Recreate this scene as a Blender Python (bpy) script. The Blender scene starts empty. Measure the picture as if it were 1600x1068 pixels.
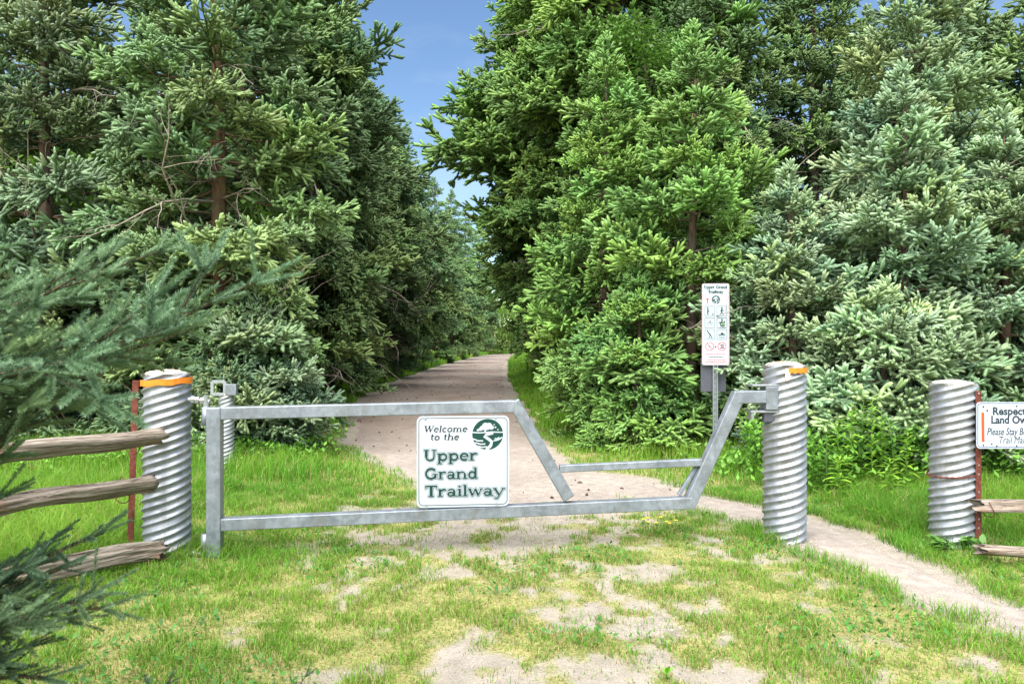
import bpy, bmesh, math, random
import numpy as np
from mathutils import Vector, Matrix

R = math.radians
scene = bpy.context.scene
COL = scene.collection

# ------------------------------------------------------------------ camera
CAM_H = 1.73
F_PX = 26.0 / 36.0 * 1600.0           # focal length in photo pixels
cam_d = bpy.data.cameras.new('camera')
cam_d.lens = 26.0
cam_d.sensor_width = 36.0
cam_d.clip_end = 2000.0
cam = bpy.data.objects.new('camera', cam_d)
COL.objects.link(cam)
cam.location = (0, 0, CAM_H)
cam.rotation_euler = (R(90), 0, 0)
scene.camera = cam

# ------------------------------------------------------------------ sky, sun, exposure
SUN_ELEV, SUN_ROT = R(60), R(200)     # sun behind the camera, to its left, veiled
world = bpy.data.worlds.new('World')
scene.world = world
world.use_nodes = True
wn = world.node_tree
wn.nodes.clear()
sky = wn.nodes.new('ShaderNodeTexSky')
sky.sky_type = 'NISHITA'
sky.sun_disc = False
sky.sun_elevation = SUN_ELEV
sky.sun_rotation = SUN_ROT
sky.air_density = 1.0
sky.dust_density = 0.0
sky.ozone_density = 1.2
bgn = wn.nodes.new('ShaderNodeBackground')
bgn.inputs['Strength'].default_value = 0.075
won = wn.nodes.new('ShaderNodeOutputWorld')
# faint high cloud veils over the whole sky
wtc = wn.nodes.new('ShaderNodeTexCoord'); wmp = wn.nodes.new('ShaderNodeMapping'); wmp.inputs['Scale'].default_value = (1.0, 1.0, 3.2)
wno = wn.nodes.new('ShaderNodeTexNoise'); wno.inputs['Scale'].default_value = 2.4; wno.inputs['Detail'].default_value = 7; wno.inputs['Roughness'].default_value = 0.6
wrp = wn.nodes.new('ShaderNodeValToRGB'); wrp.color_ramp.elements[0].position = 0.48; wrp.color_ramp.elements[0].color = (0, 0, 0, 1)
wrp.color_ramp.elements[1].position = 0.80; wrp.color_ramp.elements[1].color = (0.22, 0.22, 0.22, 1)
wmx = wn.nodes.new('ShaderNodeMix'); wmx.data_type = 'RGBA'; wmx.inputs[7].default_value = (6.2, 6.4, 6.8, 1)
wn.links.new(wtc.outputs['Generated'], wmp.inputs[0]); wn.links.new(wmp.outputs[0], wno.inputs['Vector']); wn.links.new(wno.outputs['Fac'], wrp.inputs[0])
wn.links.new(wrp.outputs[0], wmx.inputs[0]); wn.links.new(sky.outputs[0], wmx.inputs[6]); whs = wn.nodes.new('ShaderNodeHueSaturation'); whs.inputs['Saturation'].default_value = 1.1
wn.links.new(wmx.outputs[2], whs.inputs['Color']); wn.links.new(whs.outputs[0], bgn.inputs[0])
wn.links.new(bgn.outputs[0], won.inputs[0])
sun_d = bpy.data.lights.new('sun', 'SUN')
sun_d.energy = 4.6
sun_d.angle = R(75)
sun_d.color = (1.0, 0.965, 0.90)
sun = bpy.data.objects.new('sun', sun_d)
COL.objects.link(sun)
sdir = Vector((math.sin(SUN_ROT) * math.cos(SUN_ELEV), math.cos(SUN_ROT) * math.cos(SUN_ELEV), math.sin(SUN_ELEV)))
sun.rotation_euler = sdir.to_track_quat('Z', 'Y').to_euler()
sun.location = (0, 0, 30)
scene.view_settings.view_transform = 'Standard'
scene.view_settings.look = 'None'
scene.view_settings.gamma = 1.0
scene.view_settings.use_curve_mapping = False
scene.view_settings.exposure = 1.40
scene.render.engine = 'CYCLES'
scene.cycles.max_bounces = 6
scene.cycles.transparent_max_bounces = 4

# ------------------------------------------------------------------ small helpers
def P(px, py, d):                      # a photo pixel at depth d (metres ahead) -> world point
    return Vector(((px - 800) / F_PX * d, d, CAM_H - (py - 534) / F_PX * d))
def G(px, py):                         # a photo pixel on flat ground
    return P(px, py, CAM_H * F_PX / (py - 534))

def tag(o, label=None, cat=None, group=None, kind=None):
    if label: o['label'] = label
    if cat: o['category'] = cat
    if group: o['group'] = group
    if kind: o['kind'] = kind
    return o
def link(name, data, parent=None, loc=(0, 0, 0), rot=(0, 0, 0), scale=None):
    o = bpy.data.objects.new(name, data)
    COL.objects.link(o)
    o.parent = parent
    o.location = loc
    o.rotation_euler = rot
    if scale is not None: o.scale = scale
    return o
def thing(name, label, cat, loc=(0, 0, 0), rz=0.0, group=None):
    return tag(link(name, None, None, loc, (0, 0, rz)), label, cat, group)

def np_mesh(name, V, T, mats=(), midx=None, attrs=None, colors=None, smooth=False):
    V = np.asarray(V, dtype=np.float32).reshape(-1, 3)
    T = np.asarray(T, dtype=np.int32).reshape(-1, 3)
    me = bpy.data.meshes.new(name)
    me.vertices.add(len(V)); me.vertices.foreach_set('co', V.ravel())
    me.loops.add(len(T) * 3); me.loops.foreach_set('vertex_index', T.ravel())
    me.polygons.add(len(T)); me.polygons.foreach_set('loop_start', np.arange(len(T), dtype=np.int32) * 3)
    for m in mats: me.materials.append(m)
    if midx is not None: me.polygons.foreach_set('material_index', np.asarray(midx, dtype=np.int32))
    if smooth: me.polygons.foreach_set('use_smooth', np.ones(len(T), dtype=bool))
    for k, a in (attrs or {}).items():
        at = me.attributes.new(k, 'FLOAT', 'POINT'); at.data.foreach_set('value', np.asarray(a, dtype=np.float32))
    if colors is not None:
        c = np.ones((len(V), 4), dtype=np.float32); c[:, :3] = colors
        at = me.attributes.new('col', 'FLOAT_COLOR', 'POINT'); at.data.foreach_set('color', c.ravel())
    me.update(calc_edges=True)
    me.validate()
    return me

class MB:
    """collects boxes, bars, tubes, polygons; build() links ONE mesh object"""
    def __init__(self): self.v = []; self.f = []
    def add(self, vs, fs):
        n = len(self.v)
        self.v += [tuple(p) for p in vs]
        self.f += [tuple(i + n for i in f) for f in fs]
        return self
    def box(self, c, s, rot=None, bevel=0.0):
        bm = bmesh.new()
        bmesh.ops.create_cube(bm, size=1.0)
        for v in bm.verts: v.co = Vector((v.co.x * s[0], v.co.y * s[1], v.co.z * s[2]))
        if bevel > 0:
            bmesh.ops.bevel(bm, geom=bm.edges[:] + bm.verts[:], offset=bevel, segments=2, affect='EDGES', profile=0.5)
        m = rot if rot is not None else Matrix.Identity(3)
        bm.verts.index_update()
        self.add([m @ v.co + Vector(c) for v in bm.verts], [[v.index for v in f.verts] for f in bm.faces])
        bm.free()
        return self
    def bar(self, a, b, w, h, up=(0, 0, 1), bevel=0.0):
        a, b = Vector(a), Vector(b)
        x = (b - a).normalized(); y = Vector(up).cross(x).normalized(); z = x.cross(y)
        m = Matrix((x, y, z)).transposed()
        return self.box((a + b) / 2, ((b - a).length, w, h), m, bevel)
    def tube(self, pts, rad, n=8, cap=True):
        pts = [Vector(p) for p in pts]
        rs = rad if isinstance(rad, (list, tuple)) else [rad] * len(pts)
        vs, fs = [], []
        ref = Vector((0.13, 0.31, 0.94))
        for i, p in enumerate(pts):
            t = (pts[min(i + 1, len(pts) - 1)] - pts[max(i - 1, 0)]).normalized()
            if abs(t.dot(ref)) > 0.95: ref = Vector((0.9, 0.3, 0.1))
            u = t.cross(ref).normalized(); w = t.cross(u)
            for k in range(n):
                a = 2 * math.pi * k / n
                vs.append(p + (u * math.cos(a) + w * math.sin(a)) * rs[i])
        for i in range(len(pts) - 1):
            for k in range(n):
                k2 = (k + 1) % n
                fs.append((i * n + k, i * n + k2, (i + 1) * n + k2, (i + 1) * n + k))
        if cap:
            fs.append(tuple(range(n))[::-1]); fs.append(tuple((len(pts) - 1) * n + k for k in range(n)))
        return self.add(vs, fs)
    def mesh(self, name, mat, smooth=False):
        me = bpy.data.meshes.new(name)
        me.from_pydata(self.v, [], self.f)
        for m in (mat if isinstance(mat, (list, tuple)) else [mat]): me.materials.append(m)
        if smooth: me.polygons.foreach_set('use_smooth', [True] * len(me.polygons))
        me.update()
        bm = bmesh.new(); bm.from_mesh(me)
        bmesh.ops.recalc_face_normals(bm, faces=bm.faces[:]); bm.to_mesh(me); bm.free()
        return me
    def build(self, name, mat, parent=None, smooth=False, loc=(0, 0, 0), rot=(0, 0, 0)):
        return link(name, self.mesh(name, mat, smooth), parent, loc, rot)

def vnoise(x, y, seed=0):              # smooth value noise 0..1
    x = np.asarray(x, dtype=np.float64); y = np.asarray(y, dtype=np.float64)
    xi, yi = np.floor(x).astype(np.int64), np.floor(y).astype(np.int64)
    fx, fy = x - xi, y - yi
    fx = fx * fx * (3 - 2 * fx); fy = fy * fy * (3 - 2 * fy)
    def h(a, b):
        n = (a * 374761393 + b * 668265263 + seed * 974634777) & 0x7fffffff
        n = ((n ^ (n >> 13)) * 1274126177) & 0x7fffffff
        return ((n ^ (n >> 16)) & 0xffff) / 65535.0
    return (h(xi, yi) * (1 - fx) + h(xi + 1, yi) * fx) * (1 - fy) + (h(xi, yi + 1) * (1 - fx) + h(xi + 1, yi + 1) * fx) * fy
def fbm(x, y, seed=0, o=4):
    x = np.asarray(x, dtype=np.float64); y = np.asarray(y, dtype=np.float64)
    s = 0; a = 0.5; t = 0
    for k in range(o):
        s = s + a * vnoise(x * 2 ** k + 17.3 * k, y * 2 ** k - 9.1 * k, seed + k); t += a; a *= 0.5
    return s / t
def smooth(a, b, x):
    t = np.clip((np.asarray(x) - a) / (b - a), 0, 1)
    return t * t * (3 - 2 * t)

# ------------------------------------------------------------------ materials
class Mat:
    def __init__(self, name, rough=0.7, metal=0.0, spec=0.4):
        self.m = bpy.data.materials.new(name); self.m.use_nodes = True
        self.t = self.m.node_tree; self.n = self.t.nodes; self.b = self.n['Principled BSDF']
        self.out = self.n['Material Output']
        self.b.inputs['Roughness'].default_value = rough
        self.b.inputs['Metallic'].default_value = metal
        self.b.inputs['Specular IOR Level'].default_value = spec
    def node(self, kind, **kw):
        nd = self.n.new(kind)
        for k, v in kw.items():
            if k in nd.inputs: nd.inputs[k].default_value = v
            else: setattr(nd, k, v)
        return nd
    def L(self, a, b): self.t.links.new(a, b)
    def coord(self, which='Object', scale=(1, 1, 1)):
        tc = self.node('ShaderNodeTexCoord'); mp = self.node('ShaderNodeMapping')
        mp.inputs['Scale'].default_value = scale
        self.L(tc.outputs[which], mp.inputs[0]); return mp.outputs[0]
    def noise(self, vec, scale, detail=4, rough=0.55, dist=0.0):
        nd = self.node('ShaderNodeTexNoise')
        nd.inputs['Scale'].default_value = scale; nd.inputs['Detail'].default_value = detail
        nd.inputs['Roughness'].default_value = rough; nd.inputs['Distortion'].default_value = dist
        if vec is not None: self.L(vec, nd.inputs['Vector'])
        return nd.outputs['Fac']
    def ramp(self, fac, stops, interp='LINEAR'):
        nd = self.node('ShaderNodeValToRGB'); e = nd.color_ramp.elements
        nd.color_ramp.interpolation = interp
        while len(e) < len(stops): e.new(0.5)
        for el, (p, c) in zip(e, stops):
            el.position = p; el.color = (c[0], c[1], c[2], 1) if not isinstance(c, (int, float)) else (c, c, c, 1)
        self.L(fac, nd.inputs[0]); return nd.outputs[0]
    def mix(self, fac, a, b, mode='MIX'):
        nd = self.node('ShaderNodeMix', data_type='RGBA', blend_type=mode)
        for s, v in ((nd.inputs[0], fac), (nd.inputs[6], a), (nd.inputs[7], b)):
            if isinstance(v, (int, float)): s.default_value = v
            elif isinstance(v, tuple): s.default_value = (*v, 1)
            else: self.L(v, s)
        return nd.outputs[2]
    def math(self, op, a, b=0.0):
        nd = self.node('ShaderNodeMath', operation=op)
        for s, v in ((nd.inputs[0], a), (nd.inputs[1], b)):
            if isinstance(v, (int, float)): s.default_value = v
            else: self.L(v, s)
        return nd.outputs[0]
    def attr(self, name):
        return self.node('ShaderNodeAttribute', attribute_name=name)
    def color(self, c):
        if isinstance(c, tuple): self.b.inputs['Base Color'].default_value = (*c, 1)
        else: self.L(c, self.b.inputs['Base Color'])
        return self
    def bump(self, h, strength=0.4, dist=0.01):
        bp = self.node('ShaderNodeBump'); bp.inputs['Strength'].default_value = strength; bp.inputs['Distance'].default_value = dist
        self.L(h, bp.inputs['Height']); self.L(bp.outputs[0], self.b.inputs['Normal']); return self
    def translucent(self, col, fac):
        tr = self.node('ShaderNodeBsdfTranslucent'); mx = self.node('ShaderNodeMixShader')
        mx.inputs[0].default_value = fac
        if isinstance(col, tuple): tr.inputs[0].default_value = (*col, 1)
        else: self.L(col, tr.inputs[0])
        self.L(self.b.outputs[0], mx.inputs[1]); self.L(tr.outputs[0], mx.inputs[2]); self.L(mx.outputs[0], self.out.inputs[0])
        return self

def M_needles():
    m = Mat('spruce_needles', 0.55, 0, 0.35)
    oi = m.node('ShaderNodeObjectInfo'); age = m.attr('age').outputs['Fac']
    # old needles duller and darker, this year's growth paler and fresher
    old = m.mix(1.0, oi.outputs['Color'], (0.55, 0.56, 0.46), 'MULTIPLY')
    new = m.mix(1.0, oi.outputs['Color'], (2.35, 2.1, 2.0), 'MULTIPLY')
    c = m.mix(age, old, new)
    var = m.ramp(oi.outputs['Random'], [(0, (0.75, 0.8, 0.85)), (0.5, (1, 1, 1)), (1, (1.2, 1.14, 0.92))])
    c = m.mix(1.0, c, var, 'MULTIPLY')
    nz = m.noise(m.coord('Object'), 9.0, 3)
    c = m.mix(1.0, c, m.ramp(nz, [(0.3, (0.75, 0.78, 0.7)), (0.7, (1.25, 1.2, 1.2))]), 'MULTIPLY')
    m.color(c)
    m.translucent(c, 0.16)
    return m.m
def M_simple(name, col, rough=0.6, metal=0.0, var=0.12, scale=12.0, spec=0.4, bump=0.0):
    m = Mat(name, rough, metal, spec)
    n = m.noise(m.coord('Object'), scale, 5)
    lo = tuple(c * (1 - var) for c in col); hi = tuple(min(1, c * (1 + var)) for c in col)
    m.color(m.ramp(n, [(0.3, lo), (0.7, hi)]))
    if bump: m.bump(n, bump, 0.004)
    return m.m
def M_bark(name, dark, light, lichen):
    m = Mat(name, 0.9, 0, 0.2)
    v = m.coord('Object', (1, 1, 0.25))
    n = m.noise(v, 14, 6, 0.65)
    c = m.ramp(n, [(0.3, dark), (0.65, light)])
    l = m.noise(m.coord('Object'), 4.0, 4)
    c = m.mix(m.ramp(l, [(0.52, 0.0), (0.66, 0.7)]), c, lichen)
    m.color(c).bump(n, 0.9, 0.02)
    return m.m
def M_galv(name, base, spang=28.0, streak=True, metal=0.5):
    m = Mat(name, 0.46, metal, 0.5)
    vo = m.node('ShaderNodeTexVoronoi'); vo.inputs['Scale'].default_value = spang
    m.L(m.coord('Object'), vo.inputs['Vector'])
    n = m.noise(m.coord('Object'), 7.0, 6, 0.6)
    g = m.ramp(vo.outputs['Color'], [(0.0, tuple(c * 0.8 for c in base)), (1.0, tuple(c * 1.12 for c in base))])
    c = m.mix(1.0, g, m.ramp(n, [(0.3, (0.74, 0.76, 0.8)), (0.7, (1.1, 1.1, 1.1))]), 'MULTIPLY')
    if streak:
        s = m.noise(m.coord('Object', (18, 18, 0.8)), 1.0, 3)
        c = m.mix(m.ramp(s, [(0.55, 0.0), (0.75, 0.5)]), c, tuple(b * 0.62 for b in base))
    d = m.noise(m.coord('Object', (1.0, 1.0, 0.55)), 4.0, 8, 0.72, 0.5)
    c = m.mix(m.ramp(d, [(0.50, 0.0), (0.66, 0.7)]), c, tuple(b * k for b, k in zip(base, (0.60, 0.55, 0.47))))
    m.color(c)
    m.L(m.ramp(n, [(0.3, 0.34), (0.7, 0.6)]), m.b.inputs['Roughness'])
    m.bump(n, 0.12, 0.003)
    return m.m
def M_rail():
    m = Mat('weathered_rail_wood', 0.9, 0, 0.2)
    g = m.noise(m.coord('Object', (1.6, 30, 30)), 2.2, 8, 0.7, 0.8)
    c = m.ramp(g, [(0.34, (0.035, 0.026, 0.02)), (0.43, (0.20, 0.155, 0.115)), (0.55, (0.36, 0.30, 0.245)), (0.72, (0.50, 0.44, 0.38))])
    r = m.noise(m.coord('Object', (2.2, 5, 5)), 1.0, 4)
    c = m.mix(m.ramp(r, [(0.56, 0.0), (0.70, 0.55)]), c, (0.30, 0.13, 0.06))
    m.color(c).bump(g, 1.0, 0.02)
    return m.m
def M_sand(name, c1, c2, c3, litter=0.0):
    m = Mat(name, 0.95, 0, 0.15)
    v = m.coord('Object')
    big = m.noise(v, 0.9, 5, 0.6); mid = m.noise(v, 9, 4); fine = m.noise(v, 130, 3, 0.7)
    c = m.ramp(big, [(0.3, c1), (0.52, c2), (0.72, c3)])
    c = m.mix(1.0, c, m.ramp(mid, [(0.3, (0.8, 0.79, 0.78)), (0.7, (1.12, 1.12, 1.12))]), 'MULTIPLY')
    c = m.mix(1.0, c, m.ramp(fine, [(0.32, (0.62, 0.6, 0.6)), (0.6, (1.12, 1.12, 1.12))]), 'MULTIPLY')
    if litter:
        l = m.noise(m.coord('Object', (0.45, 0.22, 1)), 1.0, 5, 0.6)
        sp = m.node('ShaderNodeSeparateXYZ'); m.L(m.node('ShaderNodeTexCoord').outputs['Object'], sp.inputs[0])
        far = m.ramp(m.math('MULTIPLY', sp.outputs['Y'], 0.01), [(0.11, 0.0), (0.16, 1.0)])
        c = m.mix(m.math('MULTIPLY', far, m.ramp(l, [(0.44, 0.12), (0.62, litter)])), c, (0.17, 0.10, 0.07))
    vo = m.node('ShaderNodeTexVoronoi'); vo.inputs['Scale'].default_value = 75; m.L(v, vo.inputs['Vector'])
    c = m.mix(m.ramp(vo.outputs['Color'], [(0.86, 0.0), (0.9, 0.45)]), c, (0.20, 0.17, 0.155))
    m.color(c)
    h = m.math('ADD', m.math('MULTIPLY', vo.outputs['Distance'], -0.8), m.math('ADD', fine, m.math('MULTIPLY', mid, 1.5)))
    m.bump(h, 0.55, 0.012)
    return m.m
def M_ground():
    m = Mat('ground_soil_and_sand', 0.95, 0, 0.15)
    v = m.coord('Object')
    fine = m.noise(v, 110, 3, 0.7); mid = m.noise(v, 6, 5, 0.6)
    sand = m.ramp(mid, [(0.3, (0.27, 0.235, 0.19)), (0.7, (0.385, 0.335, 0.28))])
    that = m.ramp(mid, [(0.3, (0.13, 0.16, 0.04)), (0.5, (0.25, 0.25, 0.075)), (0.72, (0.36, 0.31, 0.13))])
    wood = m.ramp(mid, [(0.3, (0.035, 0.028, 0.018)), (0.7, (0.09, 0.065, 0.04))])
    strw = m.noise(m.coord('Object', (1, 1, 1)), 55, 4, 0.75, 0.8)
    that = m.mix(m.ramp(strw, [(0.50, 0.0), (0.60, 0.75)]), that, (0.40, 0.33, 0.17))
    that = m.mix(m.ramp(strw, [(0.36, 0.7), (0.46, 0.0)]), that, (0.07, 0.085, 0.025))
    c = m.mix(m.attr('bare').outputs['Fac'], that, sand)
    c = m.mix(m.attr('litter').outputs['Fac'], c, wood)
    c = m.mix(1.0, c, m.ramp(fine, [(0.3, (0.6, 0.6, 0.58)), (0.62, (1.12, 1.12, 1.12))]), 'MULTIPLY')
    vo = m.node('ShaderNodeTexVoronoi'); vo.inputs['Scale'].default_value = 60; m.L(v, vo.inputs['Vector'])
    h = m.math('ADD', m.math('MULTIPLY', vo.outputs['Distance'], -0.6), m.math('ADD', fine, m.math('MULTIPLY', mid, 2.0)))
    m.color(c).bump(h, 0.6, 0.014)
    return m.m
def M_leafcol(name, rough=0.55, trans=0.3, spec=0.3):
    m = Mat(name, rough, 0, spec)
    c = m.attr('col').outputs['Color']
    m.color(c); m.translucent(c, trans)
    return m.m
def M_leafobj(name, trans=0.3):
    m = Mat(name, 0.45, 0, 0.4)
    oi = m.node('ShaderNodeObjectInfo')
    c = m.mix(1.0, oi.outputs['Color'], m.ramp(m.attr('age').outputs['Fac'], [(0, (0.6, 0.65, 0.6)), (1, (1.4, 1.3, 1.1))]), 'MULTIPLY')
    m.color(c); m.translucent(c, trans)
    return m.m
def M_rust(name):
    m = Mat(name, 0.85, 0.1, 0.3)
    n = m.noise(m.coord('Object'), 22, 6, 0.7)
    m.color(m.ramp(n, [(0.3, (0.075, 0.02, 0.014)), (0.55, (0.17, 0.05, 0.032)), (0.75, (0.26, 0.10, 0.06))])).bump(n, 0.4, 0.004)
    return m.m
def M_concrete():
    m = Mat('gravel_concrete_fill', 0.95, 0, 0.15)
    v = m.coord('Object')
    vo = m.node('ShaderNodeTexVoronoi'); vo.inputs['Scale'].default_value = 38; m.L(v, vo.inputs['Vector'])
    c = m.ramp(vo.outputs['Color'], [(0.1, (0.28, 0.24, 0.2)), (0.5, (0.55, 0.5, 0.43)), (0.9, (0.75, 0.72, 0.66))])
    n = m.noise(v, 7, 4)
    c = m.mix(m.ramp(n, [(0.5, 0.0), (0.64, 0.65)]), c, (0.62, 0.27, 0.06))
    m.color(c).bump(m.math('MULTIPLY', vo.outputs['Distance'], -1.0), 0.9, 0.02)
    return m.m

NEEDLE = M_needles()
BARK = M_bark('spruce_bark', (0.05, 0.034, 0.024), (0.17, 0.115, 0.08), (0.20, 0.19, 0.15))
BARK_WARM = M_bark('warm_spruce_bark', (0.06, 0.036, 0.022), (0.19, 0.115, 0.065), (0.22, 0.16, 0.08))
TWIG = M_simple('twig_bark', (0.17, 0.11, 0.065), 0.9, var=0.3)
DEAD = M_simple('dead_twig_wood', (0.33, 0.27, 0.22), 0.9, var=0.3)
GALV_GATE = M_galv('galvanised_gate_steel', (0.30, 0.325, 0.355))
GALV_PIPE = M_galv('galvanised_culvert_steel', (0.385, 0.395, 0.41), 20.0, metal=0.5)
RAILWOOD = M_rail()
TRAIL = M_sand('trail_gravel', (0.28, 0.235, 0.20), (0.33, 0.285, 0.245), (0.38, 0.33, 0.285), 0.5)
PATH = M_sand('foot_path_gravel', (0.30, 0.255, 0.22), (0.35, 0.305, 0.265), (0.40, 0.35, 0.305))
GROUND = M_ground()
GRASS = M_leafcol('grass_blades', 0.5, 0.35)
LEAF = M_leafobj('broad_leaf', 0.3)
RUST = M_rust('rusty_steel')
ORANGE = M_simple('orange_tape', (0.85, 0.24, 0.02), 0.45, var=0.15, scale=25)
FADED = M_simple('faded_pink_tape', (0.75, 0.50, 0.42), 0.5, var=0.2, scale=30)
FILL = M_concrete()
WHITE = M_simple('white_sign_face', (0.46, 0.50, 0.54), 0.35, var=0.07, scale=3.5)
GREEN = M_simple('dark_green_print', (0.004, 0.045, 0.032), 0.4, var=0.06)
BLACK = M_simple('black_print', (0.02, 0.022, 0.026), 0.4, var=0.06)
RED = M_simple('red_print', (0.50, 0.04, 0.06), 0.4, var=0.06)
REDORANGE = M_simple('orange_red_print', (0.62, 0.09, 0.02), 0.4, var=0.08)
SIGNBACK = M_simple('dull_grey_sign_back', (0.10, 0.10, 0.12), 0.55, 0.3, var=0.1)
ZINC = M_simple('zinc_hardware', (0.42, 0.44, 0.46), 0.4, 0.7, var=0.15, scale=30)
CONE = M_simple('brown_litter', (0.09, 0.055, 0.035), 0.9, var=0.4, scale=3)
PEBBLE = M_simple('pebble_stone', (0.42, 0.38, 0.34), 0.9, var=0.35, scale=2)
YELLOW = M_simple('yellow_petals', (0.85, 0.60, 0.02), 0.5, var=0.1)

# ------------------------------------------------------------------ where the trail and the foot path run
TL = [(7.2, -0.45), (7.8, -0.75), (8.8, -1.05), (10.2, -1.7), (12.8, -3.0), (18.9, -4.15), (24, -4.85), (30, -5.2), (39, -5.35), (55, -5.3), (75, -4.7), (91, -4.2), (104, -2.6), (114, 1.0), (120, 6), (123, 14)]
TR = [(7.2, 0.75), (7.8, 1.25), (8.8, 1.35), (9.8, 1.1), (11.5, 0.64), (14, 0.5), (17, 0.42), (25, 0.12), (30, 0.05), (39, -0.17), (55, -0.25), (75, 0.0), (91, 0.6), (100, 2.2), (106, 5), (109, 9), (112, 14)]
FU = [(0.9, 9.9), (1.38, 9.6), (1.95, 8.47), (2.65, 7.66), (2.88, 7.12), (3.02, 6.54), (3.09, 5.95), (3.1, 5.39), (3.17, 4.99), (3.36, 4.78), (3.8, 4.4), (4.6, 3.9)]
FL = [(0.7, 8.6), (1.1, 8.3), (1.84, 7.66), (2.4, 6.94), (2.57, 6.33), (2.65, 5.78), (2.74, 5.32), (2.80, 4.87), (2.88, 4.59), (3.05, 4.33), (3.4, 3.95), (4.2, 3.4)]
tly, tlx = np.array(TL).T; trry, trrx = np.array(TR).T
FC = (np.array(FU) + np.array(FL)) / 2
FW = np.linalg.norm(np.array(FU) - np.array(FL), axis=1) / 2
def main_dist(x, y):
    l = np.interp(y, tly, tlx); r = np.interp(y, trry, trrx)
    d = np.maximum(l - x, x - r)
    return np.maximum(d, 7.3 - y)
def foot_dist(x, y):
    best = np.full(np.shape(x), 1e9)
    for i in range(len(FC) - 1):
        a, b = FC[i], FC[i + 1]; ab = b - a
        t = np.clip(((x - a[0]) * ab[0] + (y - a[1]) * ab[1]) / (ab @ ab), 0, 1)
        d = np.hypot(x - a[0] - t * ab[0], y - a[1] - t * ab[1]) - (FW[i] * (1 - t) + FW[i + 1] * t)
        best = np.minimum(best, d)
    return best
def path_dist(x, y): return np.minimum(main_dist(x, y), foot_dist(x, y))
def ground_z(x, y):
    d = path_dist(x, y)
    return 0.07 * (fbm(x * 0.9, y * 0.9, 5, 3) - 0.35) * smooth(0.1, 0.9, d) * (1 - 0.6 * smooth(3, 4.5, -x)) - 0.004
def bare_mask(x, y):
    """worn sandy patches of the old vehicle track in front of the gate"""
    n = fbm(x * 1.15 + 3, y * 0.85, 21, 4); n2 = fbm(x * 3.6, y * 2.9, 33, 3)
    worn = np.exp(-((x - 0.25 - 0.12 * (6 - y)) / 1.75) ** 2) * smooth(9.5, 7.5, y)
    near = smooth(5.2, 4.1, y) * smooth(-1.9, -0.9, x) * smooth(2.9, 1.9, x)
    gate = np.exp(-((x + 0.05) / 0.95) ** 2) * smooth(5.7, 6.6, y) * smooth(9.5, 8.2, y)
    n3 = fbm(x * 9, y * 7, 35, 3)
    v = n * 0.24 + n2 * 0.42 + n3 * 0.34 + 0.085 * worn + 0.025 * near + 0.13 * gate
    return smooth(0.56, 0.67, v) * smooth(0.12, 0.4, worn + near + gate)

# ------------------------------------------------------------------ ground, trail, foot path
def axis(lo, dlo, dhi, hi, step, grow=1.16):
    a = list(np.arange(dlo, dhi, step)); s = step; v = a[-1]
    while v < hi: s *= grow; v += s; a.append(v)
    s = step; v = dlo; pre = []
    while v > lo: s *= grow; v -= s; pre.append(v)
    return np.array(pre[::-1] + a)
gx = axis(-400, -5.5, 5.5, 400, 0.06); gy = axis(-60, 2.6, 12.5, 700, 0.06)
X, Y = np.meshgrid(gx, gy)
near_fade = smooth(60, 30, np.hypot(X, Y))
Z = ground_z(X, Y) * near_fade - 0.004 * (1 - near_fade)
nx, ny = len(gx), len(gy)
ii = (np.arange(ny - 1)[:, None] * nx + np.arange(nx - 1)[None, :]).ravel()
T = np.concatenate([np.stack([ii, ii + 1, ii + nx + 1], 1), np.stack([ii, ii + nx + 1, ii + nx], 1)])
pd = path_dist(X, Y)
litter = smooth(1.6, 3.2, pd) * smooth(10.2, 11.5, Y) * (smooth(2.6, 3.6, np.abs(X + 1.6)))
litter = np.maximum(litter, smooth(10.5, 12, Y) * smooth(1.0, 2.0, X))
me = np_mesh('ground', np.stack([X, Y, Z], -1).reshape(-1, 3), T, [GROUND], attrs={'bare': np.maximum(bare_mask(X, Y), smooth(0.25, -0.05, pd)).ravel(), 'litter': litter.ravel()}, smooth=True)
tag(link('ground', me), kind='structure')

def strip(name, mat, A, B, n, z, jit, seed):
    """sheet between two edge polylines (x,y), with ragged edges"""
    A, B = np.array(A), np.array(B)
    def res(Pl):
        d = np.r_[0, np.cumsum(np.linalg.norm(np.diff(Pl, axis=0), axis=1))]
        t = np.linspace(0, 1, n) ** 1.0 * d[-1]
        return np.stack([np.interp(t, d, Pl[:, 0]), np.interp(t, d, Pl[:, 1])], 1)
    A, B = res(A), res(B)
    k = 11; s = np.linspace(0, 1, k)
    V = A[:, None] * (1 - s)[None, :, None] + B[:, None] * s[None, :, None]
    e = (np.abs(s - 0.5) * 2) ** 1.5
    V[..., 0] += (fbm(V[..., 0] * 1.5, V[..., 1] * 1.5, seed, 4) - 0.5) * 2 * jit * e
    V[..., 1] += (fbm(V[..., 0] * 1.7 + 50, V[..., 1] * 1.7, seed + 9, 4) - 0.5) * 2 * jit * e
    V = np.concatenate([V, np.full(V.shape[:2] + (1,), z)], -1)
    V[:, 0, 2] = V[:, -1, 2] = V[0, :, 2] = V[-1, :, 2] = -0.03      # edges dip into the soil
    i0 = (np.arange(n - 1)[:, None] * k + np.arange(k - 1)[None, :]).ravel()
    Tt = np.concatenate([np.stack([i0, i0 + k, i0 + k + 1], 1), np.stack([i0, i0 + k + 1, i0 + 1], 1)])
    return tag(link(name, np_mesh(name, V.reshape(-1, 3), Tt, [mat], smooth=True)), kind='structure')
ys = np.r_[np.arange(7.2, 40, 0.25), np.arange(40, 104, 1.5)]
la = [(np.interp(y, tly, tlx), y) for y in ys] + [(x, y) for y, x in TL if y > 104]
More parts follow.
